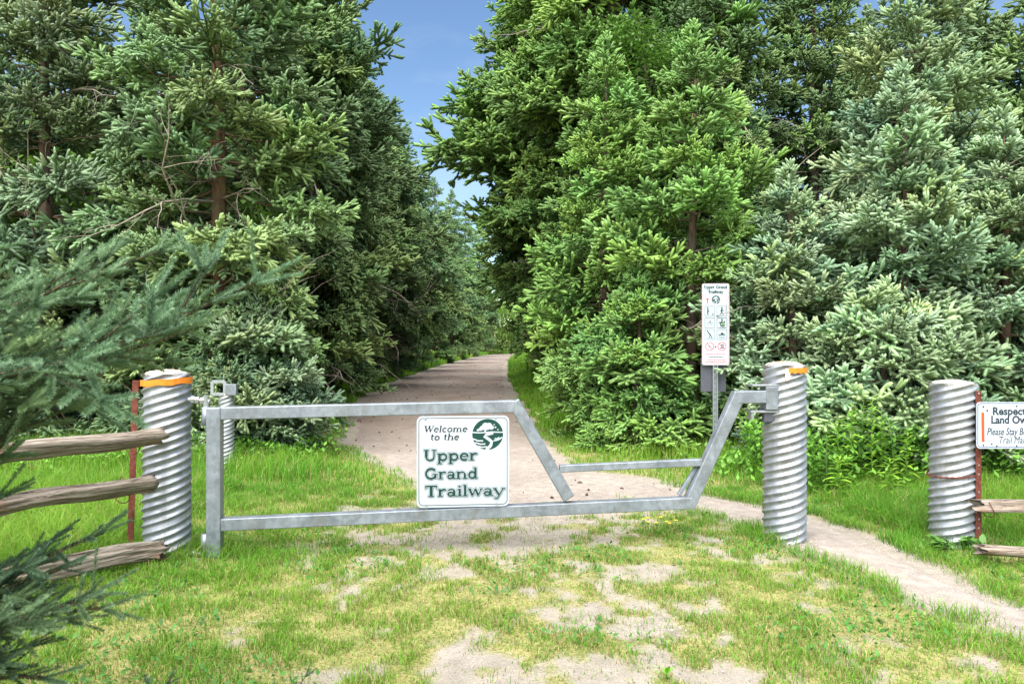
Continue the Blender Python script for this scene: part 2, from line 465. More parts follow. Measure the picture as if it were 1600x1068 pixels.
ra = [(np.interp(y, trry, trrx), y) for y in ys] + [(x, y) for y, x in TR if y > 104]
strip('gravel_trail', TRAIL, ra, la, 500, 0.004, 0.30, 3)
strip('foot_path', PATH, FU, FL, 160, 0.008, 0.07, 8)

# ------------------------------------------------------------------ spruce branches (shared meshes)
def unit(v): return v / np.maximum(np.linalg.norm(v, axis=-1, keepdims=True), 1e-9)
def frames(D):
    ref = np.where(np.abs(D[:, 2:3]) > 0.9, np.array([[1.0, 0, 0]]), np.array([[0, 0, 1.0]]))
    U = unit(np.cross(D, ref)); return U, np.cross(D, U)
class Bough:
    def __init__(self, seed, R_=0.0215, k=1.6):
        self.R = R_; self.k = k; self.zj = 0.30 if k > 1.5 else 0.2; self.rng = np.random.default_rng(seed); self.sh = []; self.tw = []
    def twig(self, p, q, r0, r1): self.tw.append((*p, *q, r0, r1))
    def shoot(self, p, d, l, r, a): self.sh.append((*p, *d, l, r, a))
    def grow(self, p, d, L, lev, r, spread, step, lift, maxlev=2, fan=0.55, bare=0.0):
        g = self.rng; n = max(1, int(round(L / step[min(lev, len(step) - 1)]))); s = L / n
        p = np.array(p, float); d = np.array(d, float)
        for i in range(n):
            t = (i + 1) / n
            d = d + g.normal(0, 0.07, 3) + np.array([0, 0, lift[min(lev, len(lift) - 1)] * (t - 0.45)]) * s
            d = d / np.linalg.norm(d); q = p + d * s
            rr = r * (1 - 0.75 * t); self.twig(p, q, r * (1 - 0.75 * (t - 1 / n)), rr)
            if not (lev == 0 and t < max(0.35, bare + 0.12)):
                self.shoot(p, d, s * 1.25, self.R * 0.85, 0.10 + 0.40 * t * (lev > 0))
            if lev < maxlev and (lev > 0 or t > bare):
                side0 = 1 if g.random() < 0.5 else -1
                for side in (side0, -side0):
                    if g.random() > 0.93: continue
                    cl = min(L * (1 - t) * fan + 0.07 * self.k, 0.75) * g.uniform(0.65, 1.2)
                    if lev == 0: cl *= smooth(bare - 0.15, bare + 0.25, t) * 0.7 + 0.3
                    ang = g.uniform(R(36), R(60)) * side * spread
                    w = np.array([-d[1], d[0], 0]); w = w / max(np.linalg.norm(w), 1e-6)
                    nd = d * math.cos(ang) + w * math.sin(ang) + np.array([0, 0, g.normal(0.03, self.zj)])
                    nd /= np.linalg.norm(nd)
                    off = p + (q - p) * g.uniform(0.3, 1.0)
                    if cl < 0.13 * self.k or lev + 1 > maxlev:
                        self.shoot(off, unit(nd + np.array([0, 0, 0.12])), max(cl, 0.06 * self.k), self.R, g.uniform(0.55, 1.0))
                    else:
                        self.grow(off, nd, cl, lev + 1, max(r * 0.45, 0.0025), spread, step, lift, maxlev, fan)
            p = q
        for k in range(4):
            self.shoot(p, unit(d + g.normal(0, 0.1 + 0.32 * (k > 0), 3) + np.array([0, 0, 0.12])), g.uniform(0.07, 0.12) * self.k, self.R, 1.0)
    def mesh(self, name, needles=10, spindle=True, nlen=0.017, nwid=0.0035, taper=True):
        g = self.rng; S = np.array(self.sh); B, D, L, Rr, A = S[:, :3], unit(S[:, 3:6]), S[:, 6:7], S[:, 7:8], S[:, 8]
        U, W = frames(D); n = len(S)
        Vs, Ts, As, Ms = [], [], [], []
        base = 0
        if spindle:
            k = 4; ang = np.linspace(0, 2 * np.pi, k, endpoint=False) + g.uniform(0, 6.28, (n, 1))
            rad = U[:, None] * np.cos(ang)[..., None] + W[:, None] * np.sin(ang)[..., None]
            r1 = B[:, None] + (D * L * 0.22)[:, None] + rad * (Rr * 0.9)[:, None] * g.uniform(0.75, 1.1, (n, k, 1))
            r2 = B[:, None] + (D * L * 0.86)[:, None] + rad * (Rr * 0.88)[:, None] * g.uniform(0.75, 1.1, (n, k, 1))
            V = np.concatenate([B[:, None], r1, r2, (B + D * L * 1.04)[:, None]], 1)      # 10 verts
            o = (np.arange(n) * 10)[:, None]
            tri = []
            for a in range(4):
                b = (a + 1) % 4
                tri += [(0, 1 + b, 1 + a), (1 + a, 1 + b, 5 + b), (1 + a, 5 + b, 5 + a), (5 + a, 5 + b, 9)]
            Ts.append((o[:, :, None] + np.array(tri)[None]).reshape(-1, 3)); Vs.append(V.reshape(-1, 3))
            As.append((A[:, None] * np.array([0.55] + [0.8] * 4 + [1.0] * 4 + [1.0])[None]).ravel()); Ms.append(np.zeros(n * 16, int)); base += n * 10
        if needles:
            cnt = needles if np.isscalar(needles) else needles
            idx = np.repeat(np.arange(n), np.maximum(1, (cnt * L[:, 0] / 0.1)).astype(int)); m = len(idx)
            s = g.uniform(0.02, 1.0, (m, 1)); a = g.uniform(0, 6.28, (m, 1))
            rad = U[idx] * np.cos(a) + W[idx] * np.sin(a)
            lean = g.uniform(0.5, 0.95, (m, 1)) + 0.5 * (s > 0.9)
            nd = unit(D[idx] * lean + rad + np.array([0, 0, 0.18]))
            st = Rr[idx] * (0.55 if spindle else 0.08)
            b0 = B[idx] + D[idx] * L[idx] * s + rad * st
            ln = nlen * g.uniform(0.75, 1.15, (m, 1)) * (1.0 - (0.35 * s if taper else 0))
            wd = unit(np.cross(nd, rad + 0.3 * D[idx])) * nwid * 0.5
            V = np.stack([b0 + wd, b0 - wd, b0 + nd * ln], 1)
            Ts.append(base + np.arange(m * 3).reshape(-1, 3)); Vs.append(V.reshape(-1, 3))
            av = np.clip(A[idx] + g.normal(0, 0.12, m), 0, 1)
            As.append(np.stack([av * 0.8, av * 0.8, av], 1).ravel()); Ms.append(np.zeros(m, int)); base += m * 3
        Tw = np.array(self.tw); p, q = Tw[:, :3], Tw[:, 3:6]; m = len(Tw)
        u, w = frames(unit(q - p)); k = 4
        ang = np.linspace(0, 2 * np.pi, k, endpoint=False)
        rad = u[:, None] * np.cos(ang)[None, :, None] + w[:, None] * np.sin(ang)[None, :, None]
        V = np.concatenate([p[:, None] + rad * Tw[:, 6][:, None, None], q[:, None] + rad * Tw[:, 7][:, None, None]], 1)
        o = (np.arange(m) * 8)[:, None, None]
        tri = []
        for a in range(4):
            b = (a + 1) % 4; tri += [(a, b, 4 + b), (a, 4 + b, 4 + a)]
        Ts.append(base + (o + np.array(tri)[None]).reshape(-1, 3)); Vs.append(V.reshape(-1, 3)); As.append(np.zeros(m * 8)); Ms.append(np.ones(m * 8, int))
        return np_mesh(name, np.concatenate(Vs), np.concatenate(Ts), [NEEDLE, TWIG], np.concatenate(Ms), {'age': np.concatenate(As)})

STEP = (0.125, 0.115, 0.10)
BOUGHS = {}                                # length class -> list of meshes
for cls, (L, nv, r) in {'short': (0.7, 4, 0.008), 'mid': (1.3, 4, 0.014), 'long': (2.1, 4, 0.022)}.items():
    BOUGHS[cls] = []
    for k in range(nv):
        b = Bough(100 * len(BOUGHS) + k)
        b.grow((0, 0, 0), (1, 0, -0.10 - 0.08 * (k % 2)), L, 0, r, 1.0, STEP, (0.5, 0.25, 0.3), 2, 0.55, {'short': 0.10, 'mid': 0.24, 'long': 0.30}[cls])
        BOUGHS[cls].append((b.mesh('branch_' + cls, 20, True, 0.025, 0.0042), L))
LEADER = []
for k in range(2):
    b = Bough(900 + k); g = b.rng
    b.grow((0, 0, 0), (0.02, 0.02, 1), 0.75, 9, 0.012, 1, (0.09,), (0,), 2)
    for z in (0.05, 0.2, 0.36, 0.52, 0.66):
        for j in range(5):
            a = g.uniform(0, 6.28); l = (0.8 - z) * 0.45
            b.grow((0, 0, z), unit(np.array([math.cos(a), math.sin(a), 0.8])), l, 1, 0.006, 1, (0.1, 0.09, 0.07), (0, 0.3, 0.3), 2)
    LEADER.append(b.mesh('crown', 12, True, 0.024, 0.005))
def dead_mesh(seed, L):
    g = np.random.default_rng(seed); mb = MB()
    def rec(p, d, L, r, lev):
        n = 6; pts = [p]; rs = [r]
        for i in range(n):
            d = Vector(d) + Vector(g.normal(0, 0.16, 3)) + Vector((0, 0, -0.05)); d.normalize()
            p = Vector(p) + d * (L / n); pts.append(p); rs.append(r * (1 - 0.8 * (i + 1) / n))
            if lev < 2 and g.random() < 0.75:
                e = d + Vector(g.normal(0, 0.7, 3)); e.normalize()
                rec(p, e, L * (0.55 - 0.05 * i) * g.uniform(0.5, 1), rs[-1] * 0.6, lev + 1)
        mb.tube(pts, rs, 4, False)
    rec(Vector((0, 0, 0)), Vector((1, 0, -0.05)), L, 0.016, 0)
    return mb.mesh('dead_branch', DEAD, True)
DEADS = [dead_mesh(50 + k, 1.8) for k in range(3)]
def trunk_mesh(H, r, mat, seed):
    g = random.Random(seed); mb = MB(); pts, rs = [], []
    n = 14
    for i in range(n + 1):
        t = i / n
        pts.append((0.05 * math.sin(3 * t + seed), 0.05 * math.cos(2.3 * t + seed) - 0.05 * math.cos(seed), H * t - 0.12 * (i == 0)))
        rs.append((r * (1 - 0.93 * t) + (0.35 * r if i == 0 else 0.0)) * g.uniform(0.93, 1.07))
    mb.tube(pts, rs, 12)
    return mb.mesh('trunk', mat, True)

def spruce(label, x, y, H, rad, col, seed, crown0=0.3, belly=0.28, whorl=0.3, per=6, group='spruce trees lining the trail', dead=0, warm=False, sparse=0.0, tr=None, clip=None, skirt=0.72):
    g = random.Random(seed)
    root = thing('spruce_tree', label, 'tree', (x, y, 0), 0, group)
    trunk = link('trunk', trunk_mesh(H - 0.3, tr or (0.05 + 0.0115 * H), BARK_WARM if warm else BARK, seed), root)
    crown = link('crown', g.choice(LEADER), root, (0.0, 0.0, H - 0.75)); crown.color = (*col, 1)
    z = crown0; nb = 0
    while z < H - 0.45:
        t = (z - crown0) / (H - crown0)
        if t < belly: prof = skirt + (1 - skirt) * (t / belly)
        else: prof = ((1 - t) / (1 - belly)) ** 0.74
        n = per if t < 0.75 else per - 1
        a0 = g.uniform(0, 6.28)
        for k in range(n):
            if g.random() < sparse or nb >= 298: continue
            L = max(0.28, rad * prof * g.uniform(0.6, 1.14))
            if t > 0.9: L = min(L, 0.9)
            a = a0 + 2 * math.pi * k / n + g.uniform(-0.35, 0.35)
            if clip and clip(x + math.cos(a) * L, y + math.sin(a) * L, z): continue
            cls = 'short' if L < 0.95 else ('mid' if L < 1.75 else 'long')
            me, L0 = g.choice(BOUGHS[cls]); s = L / L0
            el = R(-6 + 40 * max(0, t) ** 1.5 + g.uniform(-14, 14))
            zz = z + g.uniform(-0.14, 0.14)
            o = link('branch', me, crown, (0.03 * math.cos(a), 0.03 * math.sin(a), zz - (H - 0.75)), (g.uniform(-0.35, 0.35), -el, a), (s, s * g.uniform(0.9, 1.1), s))
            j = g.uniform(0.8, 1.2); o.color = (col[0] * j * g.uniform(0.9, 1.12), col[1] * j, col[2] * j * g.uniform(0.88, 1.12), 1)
            nb += 1
        z += whorl * g.uniform(0.85, 1.15)
    for k in range(dead):
        a = g.uniform(0, 6.28) if k % 3 else g.uniform(R(-110), R(-20)); s = g.uniform(0.5, 1.0) * rad / (2.0 if k % 3 else 1.45)
        link('dead_branch', g.choice(DEADS), trunk, (0, 0, g.uniform(0.8, H * 0.55)), (g.uniform(-1, 1), g.uniform(-0.3, 0.25), a), (s, s, s))
    return root

GRN = (0.100, 0.200, 0.055); BLU = (0.135, 0.215, 0.130); DRK = (0.080, 0.145, 0.062); OLV = (0.106, 0.186, 0.090); LBL = (0.118, 0.185, 0.105)
ORD = ('first', 'second', 'third', 'fourth', 'fifth', 'sixth', 'seventh', 'eighth', 'ninth', 'tenth')
BACKL = 'spruce deep in the plantation behind the hinge-post side row'
BACKR = 'tall dark spruce rising behind the young spruces on the latch-post side'
SIGNCLEAR = lambda x, y, z: abs(x - 2.95) < 0.75 and y < 11.15 and 0.8 < z < 3.0   # keep the sign's front free
# hinge side of the trail
spruce('open-crowned spruce with warm brown trunk showing, behind the hinge post', -4.9, 12.3, 11.5, 2.5, OLV, 1, 0.9, 0.3, 0.5, 6, None, 22, True, 0.10)
spruce('broad olive spruce behind the rail fence, beside the warm-trunked spruce', -8.3, 13.2, 11.0, 2.7, LBL, 2, 0.3, 0.25, 0.44, 6, None, 10, False, 0.15)
spruce('low blue-green young spruce with skirts over the grass behind the hold-open post', -4.0, 11.7, 2.6, 1.5, LBL, 3, 0.15, 0.15, 0.2, 7, None)
spruce('tall spruce with bare pale twigs high up, leaning foliage over the trail', -5.3, 17.6, 13.0, 3.3, DRK, 4, 1.4, 0.45, 0.40, 6, None, 34, False, 0.05)
for k, (x, y, H, rd) in enumerate([(-6.0, 22.5, 12.5, 2.8), (-6.5, 28, 14, 4.0), (-6.8, 35, 14, 4.4), (-6.9, 43, 14, 4.4), (-6.8, 51, 13.5, 3.0), (-6.3, 60, 15, 3.2), (-5.9, 72, 16.5, 3.4), (-5.4, 86, 17.5, 3.5), (-4.4, 101, 18, 3.6)]):
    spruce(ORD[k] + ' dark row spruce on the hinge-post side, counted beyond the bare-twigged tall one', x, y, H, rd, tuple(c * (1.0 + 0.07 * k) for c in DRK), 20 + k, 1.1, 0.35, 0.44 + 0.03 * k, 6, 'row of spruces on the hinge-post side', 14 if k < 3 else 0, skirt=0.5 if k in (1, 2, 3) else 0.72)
for k, (x, y, H) in enumerate([(-12.2, 15, 11), (-9.2, 19.5, 12), (-13.5, 22, 12), (-10.5, 27, 12.5), (-15, 30, 12.5), (-11, 38, 13), (-19, 24, 11), (-18, 40, 13), (-12, 52, 13)]):
    spruce(BACKL, x, y, H, 2.8, tuple(c * 1.1 for c in (DRK if k % 2 else OLV)), 40 + k, 0.6, 0.3, 0.5, 6, 'spruces deep in the plantation on the hinge-post side')
# latch side of the trail
spruce('bright green young spruce at the trail edge, its top a single pale leader', 1.75, 13.6, 7.3, 1.9, GRN, 60, 0.2, 0.25, 0.46, 6, None, 8)
spruce('bright green bushy spruce standing behind the tall icon sign', 3.05, 12.4, 7.0, 2.0, tuple(c * 1.04 for c in GRN), 61, 0.15, 0.25, 0.46, 6, None, 6, clip=SIGNCLEAR)
spruce('small low green spruce with drooping skirt beside the icon sign post', 2.0, 11.9, 2.9, 1.25, GRN, 62, 0.12, 0.2, 0.26, 6, None, clip=SIGNCLEAR)
spruce('very wide tall spruce overhanging the trail from the latch-post side', 1.9, 26, 16.5, 4.9, tuple(c * 0.95 for c in GRN), 63, 1.6, 0.42, 0.46, 7, None, 10, skirt=0.34)
spruce('tall green spruce with ragged side close above the trail edge', 2.5, 18.6, 19.0, 3.6, tuple(c * 0.9 for c in GRN), 64, 0.6, 0.48, 0.46, 6, None, 18, skirt=0.45)
for k, (x, y, H, rd) in enumerate([(2.9, 34, 15, 4.8), (3.2, 43, 14.5, 4.4), (3.6, 53, 13, 3.1), (4.4, 64, 13, 3.2), (5.8, 78, 13, 3.2), (9.5, 92, 13, 3.2)]):
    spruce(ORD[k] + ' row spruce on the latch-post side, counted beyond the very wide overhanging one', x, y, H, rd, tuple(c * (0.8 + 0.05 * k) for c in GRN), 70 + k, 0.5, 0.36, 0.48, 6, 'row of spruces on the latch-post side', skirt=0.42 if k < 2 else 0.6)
spruce('large silvery blue spruce with upright pale tips above the end post', 6.75, 12.3, 8.7, 2.3, BLU, 80, 0.3, 0.25, 0.48, 6, None, 4)
spruce('young silvery blue spruce in front of the largest blue spruce', 5.75, 10.9, 5.75, 1.75, tuple(c * 1.06 for c in BLU), 81, 0.2, 0.22, 0.40, 6, None)
spruce('short silvery spruce with a tall pale leader behind the landowner sign', 7.0, 10.6, 5.0, 1.6, tuple(c * 1.03 for c in BLU), 82, 0.2, 0.22, 0.40, 6, None)
spruce('small blue-green spruce between the latch post and the end post', 4.25, 11.3, 4.4, 1.6, tuple(c * 0.98 for c in BLU), 83, 0.15, 0.22, 0.36, 6, None)
spruce('spreading low blue spruce with long pale boughs over the weeds', 5.0, 9.9, 2.5, 1.75, tuple(c * 1.1 for c in BLU), 84, 0.5, 0.25, 0.2, 7, None)
for k, (x, y, H, rd) in enumerate([(4.6, 17, 13, 2.7), (7.6, 18.5, 13, 2.7), (10.4, 17.5, 12.5, 2.6), (9.8, 13.2, 9.5, 2.3), (13, 15.5, 12, 2.6), (4.4, 22.5, 13, 2.8)]):
    spruce(BACKR, x, y, H, rd, tuple(c * 1.05 for c in DRK), 90 + k, 0.5, 0.3, 0.44, 6, 'tall spruces behind the young ones on the latch-post side', 12)
for k, (x, y, H) in enumerate([(7, 27, 13), (12, 25, 13), (17, 23, 12), (10, 36, 13), (19, 32, 13)]):
    spruce('spruce deep in the plantation on the latch-post side', x, y, H, 2.9, DRK, 110 + k, 0.5, 0.3, 0.45, 6, 'spruces deep in the plantation on the latch-post side')

# ------------------------------------------------------------------ foreground spruce whose boughs reach into the picture
FG = []; FGTIP = []
for k in range(5):
    b = Bough(500 + k, 0.02, 1.45)
    b.grow((0, 0, 0), (1, 0, 0.0), 1.6, 0, 0.010, 0.92, (0.105, 0.105, 0.095), (0.10, 0.2, 0.25), 2, 0.36, 0.22)
    tp = np.array(b.sh[-1][:3]) + np.array(b.sh[-1][3:6]) * b.sh[-1][6]
    FGTIP.append(Vector(tp)); FG.append(b.mesh('branch', 220, False, 0.0165, 0.0028, False))
fx, fy = -2.55, 2.15
fg = thing('spruce_tree', 'blue-green spruce with needled boughs hanging across the rail fence', 'tree', (fx, fy, 0))
link('trunk', trunk_mesh(2.9, 0.06, BARK, 7), fg)
FCOL = (0.068, 0.122, 0.068)
fcrown = link('crown', LEADER[0], fg, (0, 0, 2.3)); fcrown.color = (*FCOL, 1)
def fg_bough(z, px, py, d, k, roll=0.0, j=1.0, sy=1.0):
    a = Vector((fx, fy, z)); b = P(px, py, d); v = b - a
    t = FGTIP[k]; q = v.to_track_quat('X', 'Z') @ Matrix.Rotation(roll, 3, 'X').to_quaternion() @ t.to_track_quat('X', 'Z').inverted()
    s = v.length / t.length
    o = link('branch', FG[k], fcrown, (0, 0, z - 2.3), q.to_euler(), (s, s * sy, s))
    o.color = tuple(c * j for c in FCOL) + (1,)
def base_z(px, py, pl):                   # trunk height so that the bough crosses the frame's left side at row pl
    return CAM_H - (py + (pl - py) / px * (px + 571) - 534) / F_PX * fy
for px, py, pl, d, k, roll, j in [(468, 405, 520, 2.75, 0, 0.0, 1.6), (292, 380, 510, 2.6, 1, 0.0, 1.5), (310, 470, 545, 2.7, 2, 0.05, 1.35), (165, 535, 580, 2.7, 1, 0.05, 1.15),
                          (175, 510, 580, 2.45, 1, 0.1, 1.35), (120, 590, 650, 2.5, 0, 0.1, 1.15), (75, 530, 600, 2.4, 2, 0.1, 1.35), (95, 600, 610, 2.7, 2, 0.05, 1.0),
                          (205, 812, 880, 2.5, 3, 0.1, 1.15), (212, 890, 930, 2.4, 0, 0.1, 1.1), (195, 965, 985, 2.3, 1, 0.1, 1.05), (130, 900, 940, 2.3, 2, 0.2, 1.1), (130, 1040, 1050, 2.25, 4, 0.1, 1.0), (60, 1000, 1010, 2.2, 0, 0.2, 1.05), (150, 860, 910, 2.45, 4, -0.1, 1.1), (60, 920, 940, 2.3, 3, 0.0, 1.1)]:
    args = (base_z(px, py, pl), px, py, d, k, roll, j, 1.0)
    fg_bough(*args)
sd = thing('spruce_sapling', 'tip of a dark spruce sapling standing in the foreground turf', 'tree', (-1.02, 2.52, 0))
link('stem', trunk_mesh(0.55, 0.012, BARK, 3), sd)
for k, (dx, dy, el, ss) in enumerate([(-0.02, 0.0, 80, 0.34), (0.10, 0.02, 62, 0.30), (-0.13, 0.0, 55, 0.24), (0.02, 0.1, 50, 0.22), (0.05, -0.08, 45, 0.22), (-0.05, -0.1, 40, 0.22)]):
    o = link('branch', FG[k % 4], sd, (dx * 0.3, dy * 0.3, 0.12 + 0.02 * k), (0.3 * k, -R(el), math.atan2(dy, dx)), (ss, ss, ss)); o.color = (0.05, 0.085, 0.055, 1)
gr = random.Random(5)
for k in range(14):
    a = R(120 + 11 * k); z = 0.5 + 0.1 * k; s = gr.uniform(0.4, 0.6) * (1.15 - z / 3)
    o = link('branch', FG[k % 4], fcrown, (0, 0, z - 2.3), (gr.uniform(-0.3, 0.3), R(-5), a), (s, s, s)); o.color = (*FCOL, 1)

# ------------------------------------------------------------------ culvert-pipe posts
def corrugated(name, rad, h, amp=0.0102, pitch=0.0677, starts=5, nz=None, nt=72, z0=-0.08):
    nz = nz or int((h - z0) / pitch * 9)
    z = np.linspace(z0, h, nz); th = np.linspace(0, 2 * np.pi, nt, endpoint=False)
    Zg, Tg = np.meshgrid(z, th, indexing='ij')
    ph = Zg / pitch - starts * (Tg / (2 * np.pi))
    rr = rad + amp * (np.cos(2 * np.pi * ph) + 0.18 * np.cos(4 * np.pi * ph))
    seam = np.abs(((ph + 0.2) % (starts * 1.55)) - 0.5)                    # lock seam winding up the pipe
    rr = rr + 0.004 * np.exp(-(seam / 0.09) ** 2) - 0.5 * amp * np.exp(-(seam / 0.5) ** 2) * np.cos(2 * np.pi * ph)
    rr = rr + 0.002 * (vnoise(Tg * 2.5, Zg * 9, 3) - 0.5)
    V = np.stack([rr * np.cos(Tg), rr * np.sin(Tg), Zg], -1).reshape(-1, 3)
    i = (np.arange(nz - 1)[:, None] * nt + np.arange(nt)[None, :]); j = (np.arange(nz - 1)[:, None] * nt + (np.arange(nt)[None, :] + 1) % nt)
    Tt = np.concatenate([np.stack([i, j, j + nt], -1).reshape(-1, 3), np.stack([i, j + nt, i + nt], -1).reshape(-1, 3)])
    return np_mesh(name, V, Tt, [GALV_PIPE], smooth=True)
def fill_mesh(rad, h, dome, seed):
    mb = MB(); n, k = 28, 7; vs = []; fs = []
    g = random.Random(seed)
    for i in range(k):
        r = rad * i / (k - 1) if i else 0.0
        for a in range(n):
            t = 2 * math.pi * a / n
            zz = h + dome * (1 - (i / (k - 1)) ** 2.2) + (g.uniform(-0.007, 0.009) if i < k - 1 else -0.012)
            vs.append((r * math.cos(t), r * math.sin(t), zz))
    for i in range(k - 1):
        for a in range(n):
            b = (a + 1) % n
            fs.append((i * n + a, (i + 1) * n + a, (i + 1) * n + b, i * n + b))
    return mb.add(vs, fs).mesh('concrete_fill', FILL, False)
def band(name, rad, za, zb, a0, a1, mat, parent, tilt=0.0, seed=0):
    n = 48; vs, fs = [], []; g = random.Random(seed)
    for i in range(n + 1):
        a = a0 + (a1 - a0) * i / n; w = 0.004 * math.sin(i * 0.9 + seed) + g.uniform(-0.002, 0.002); dz = tilt * math.cos(a)
        rr = rad + 0.0165 + g.uniform(-0.001, 0.0015)
        vs += [(rr * math.cos(a), rr * math.sin(a), za + w + dz), (rr * math.cos(a), rr * math.sin(a), zb + w * 0.5 + dz)]
        if i: j = 2 * i; fs.append((j - 2, j, j + 1, j - 1))
    return MB().add(vs, fs).build(name, mat, parent)
POSTG = 'corrugated culvert pipe posts at the trail gate'
p1 = thing('culvert_post', 'corrugated steel pipe post carrying the gate hinges, full orange tape band on top', 'post', (-2.815, 6.03, 0), 0.3, POSTG)
link('pipe', corrugated('pipe', 0.178, 1.475), p1); link('concrete_fill', fill_mesh(0.176, 1.475, 0.028, 1), p1)
band('orange_tape', 0.178, 1.385, 1.435, 0, 2 * math.pi, ORANGE, p1, 0.012, 2)
p2 = thing('culvert_post', 'corrugated steel pipe post at the latch end, orange stained concrete top', 'post', (2.40, 6.52, 0), 1.1, POSTG)
link('pipe', corrugated('pipe', 0.178, 1.53), p2); link('concrete_fill', fill_mesh(0.176, 1.53, 0.024, 2), p2)
band('orange_tape', 0.178, 1.462, 1.508, R(260) - 1.1, R(368) - 1.1, ORANGE, p2, 0.0, 4)
tb = MB(); c, s = math.cos(R(258) - 1.1), math.sin(R(258) - 1.1)
tb.add([(0.190 * c - 0.018 * s, 0.190 * s + 0.018 * c, 1.50), (0.190 * c + 0.014 * s, 0.190 * s - 0.014 * c, 1.505), (0.199 * c + 0.022 * s, 0.199 * s - 0.022 * c, 1.43), (0.201 * c + 0.012 * s, 0.201 * s - 0.012 * c, 1.395), (0.199 * c - 0.022 * s, 0.199 * s + 0.022 * c, 1.41)], [(0, 1, 2, 3, 4)])
tb.build('tape_end', FADED, p2)
p3 = thing('culvert_post', 'corrugated steel pipe post wrapped with rusty wire beside the landowner sign', 'post', (3.79, 6.36, 0), 0.7, POSTG)
link('pipe', corrugated('pipe', 0.182, 1.38), p3); link('concrete_fill', fill_mesh(0.18, 1.38, 0.02, 3), p3)
pts = []; pts2 = []
for i in range(97):
    a = 2 * math.pi * i / 96; zz = 0.605 - 0.02 * math.cos(a + 0.7 - 3.3)
    pts.append((0.196 * math.cos(a) + 0.0, 0.196 * math.sin(a), zz + 0.006 * math.sin(14 * a))); pts2.append((0.196 * math.cos(a), 0.196 * math.sin(a), zz - 0.006 * math.sin(14 * a)))
w = MB(); w.tube(pts, 0.0045, 6, False); w.tube(pts2, 0.0045, 6, False); w.build('wire', RUST, p3, True)
p4 = thing('culvert_post', 'slim corrugated hold-open post with a latch catch, standing on the grass', 'post', (-3.86, 10.0, 0), 0.4, POSTG)
link('pipe', corrugated('pipe', 0.098, 1.02, 0.005, 0.055, 4, nt=40), p4); link('concrete_fill', fill_mesh(0.097, 1.02, 0.01, 4), p4)
lm = MB(); lm.box((0.0, 0, 1.09), (0.05, 0.05, 0.16), None, 0.004); lm.build('latch_stem', ZINC, p4, rot=(0, 0, -0.4))
lm = MB()
for a, b in (((-0.17, 1.02), (-0.17, 1.20)), ((-0.17, 1.20), (0.0, 1.20)), ((0.0, 1.20), (0.0, 1.02)), ((-0.17, 1.03), (0.0, 1.03))):
    lm.bar((a[0], -0.06, a[1]), (b[0], -0.06, b[1]), 0.04, 0.014 + 0.001 * len(lm.v) / 24, (0, 1, 0))
lm.build('latch_loop', ZINC, p4, rot=(0, 0, -0.4))
lm = MB(); lm.box((0.09, -0.06, 1.09), (0.15, 0.07, 0.15), None, 0.006); lm.build('latch_box', GALV_GATE, p4, rot=(0, 0, -0.4))

# ------------------------------------------------------------------ the gate
GA, GB = Vector((-2.40, 5.97, 0)), Vector((2.14, 6.40, 0))
gdir = (GB - GA).normalized(); gang = math.atan2(gdir.y, gdir.x)
gate = thing('gate', 'galvanised square-tube trail gate with a stepped low bay beside the latch', 'gate', (GA.x, GA.y, 0), gang)
gn = Vector((-gdir.y, gdir.x, 0))
def gp(px, py):                          # pixel -> point in the gate's own plane (local x, 0, z)
    ray = P(px, py, 1.0) - cam.location
    t = (GA - cam.location).dot(gn) / ray.dot(gn)
    p = cam.location + ray * t
    return Vector(((p - GA).dot(gdir), 0, p.z))
def gbar(name, a, b, w, h):
    up = (0, 1, 0)
    m = MB(); m.bar(a, b, h, w, up, 0.007); return m.build(name, GALV_GATE, gate)
st, sb = gp(336, 636), gp(336, 872); sb.x = st.x
gbar('hinge_stile', sb, st, 0.104, 0.112)
tl, trr = gp(345, 645), gp(806, 634); tl.x = st.x + 0.056
gbar('top_rail', tl, trr + Vector((-0.01, 0, 0)), 0.100, 0.100)
dg = gp(893, 786)
dv = (dg - trr).normalized()
gbar('diagonal_brace', trr - dv * 0.045, dg - dv * 0.055, 0.096, 0.100)
bl, br = gp(345, 818), gp(1080, 784); bl.x = st.x + 0.056
gbar('bottom_rail', bl, br, 0.098, 0.098)
ma, mb_ = gp(874, 731.5), gp(1096, 721.5)
gbar('low_rail', ma, mb_, 0.060, 0.062)
ra_, rb_ = gp(1076, 787), gp(1152, 619)
rv = (rb_ - ra_).normalized()
gbar('rising_brace', ra_ - rv * 0.02, rb_ + rv * 0.03, 0.094, 0.104)
gbar('latch_arm', gp(1150, 620), gp(1194, 619), 0.101, 0.107)
gbar('thin_strut', gp(1062, 774) + Vector((0, 0.03, 0)), gp(1090, 730) + Vector((0, 0.03, 0)), 0.03, 0.034)
h1 = gp(322, 650); m = MB(); m.tube([h1 + Vector((0, 0, -0.075)), h1 + Vector((0, 0, 0.075))], 0.034, 14); m.build('hinge_barrel', GALV_GATE, gate, True)
m = MB(); q = gp(322, 627); q2 = gp(293, 624)
m.tube([q2 + Vector((0, 0.03, 0)), q + Vector((0.03, 0, 0))], 0.017, 10)
for t in (0.25, 0.5, 0.8): 
    c0 = q2.lerp(q, t); m.tube([c0 + Vector((-0.014, 0.03 - 0.03 * t, 0)), c0 + Vector((0.014, 0.03 - 0.03 * t, 0))], 0.03, 6)
m.tube([q + Vector((0, 0, -0.06)), q + Vector((0, 0, 0.05))], 0.022, 10); m.build('hinge_bolt', ZINC, gate)
h2 = gp(321, 848); m = MB(); m.tube([h2 + Vector((0, 0, -0.075)), h2 + Vector((0, 0, 0.075))], 0.034, 14); m.build('hinge_barrel', GALV_GATE, gate, True)
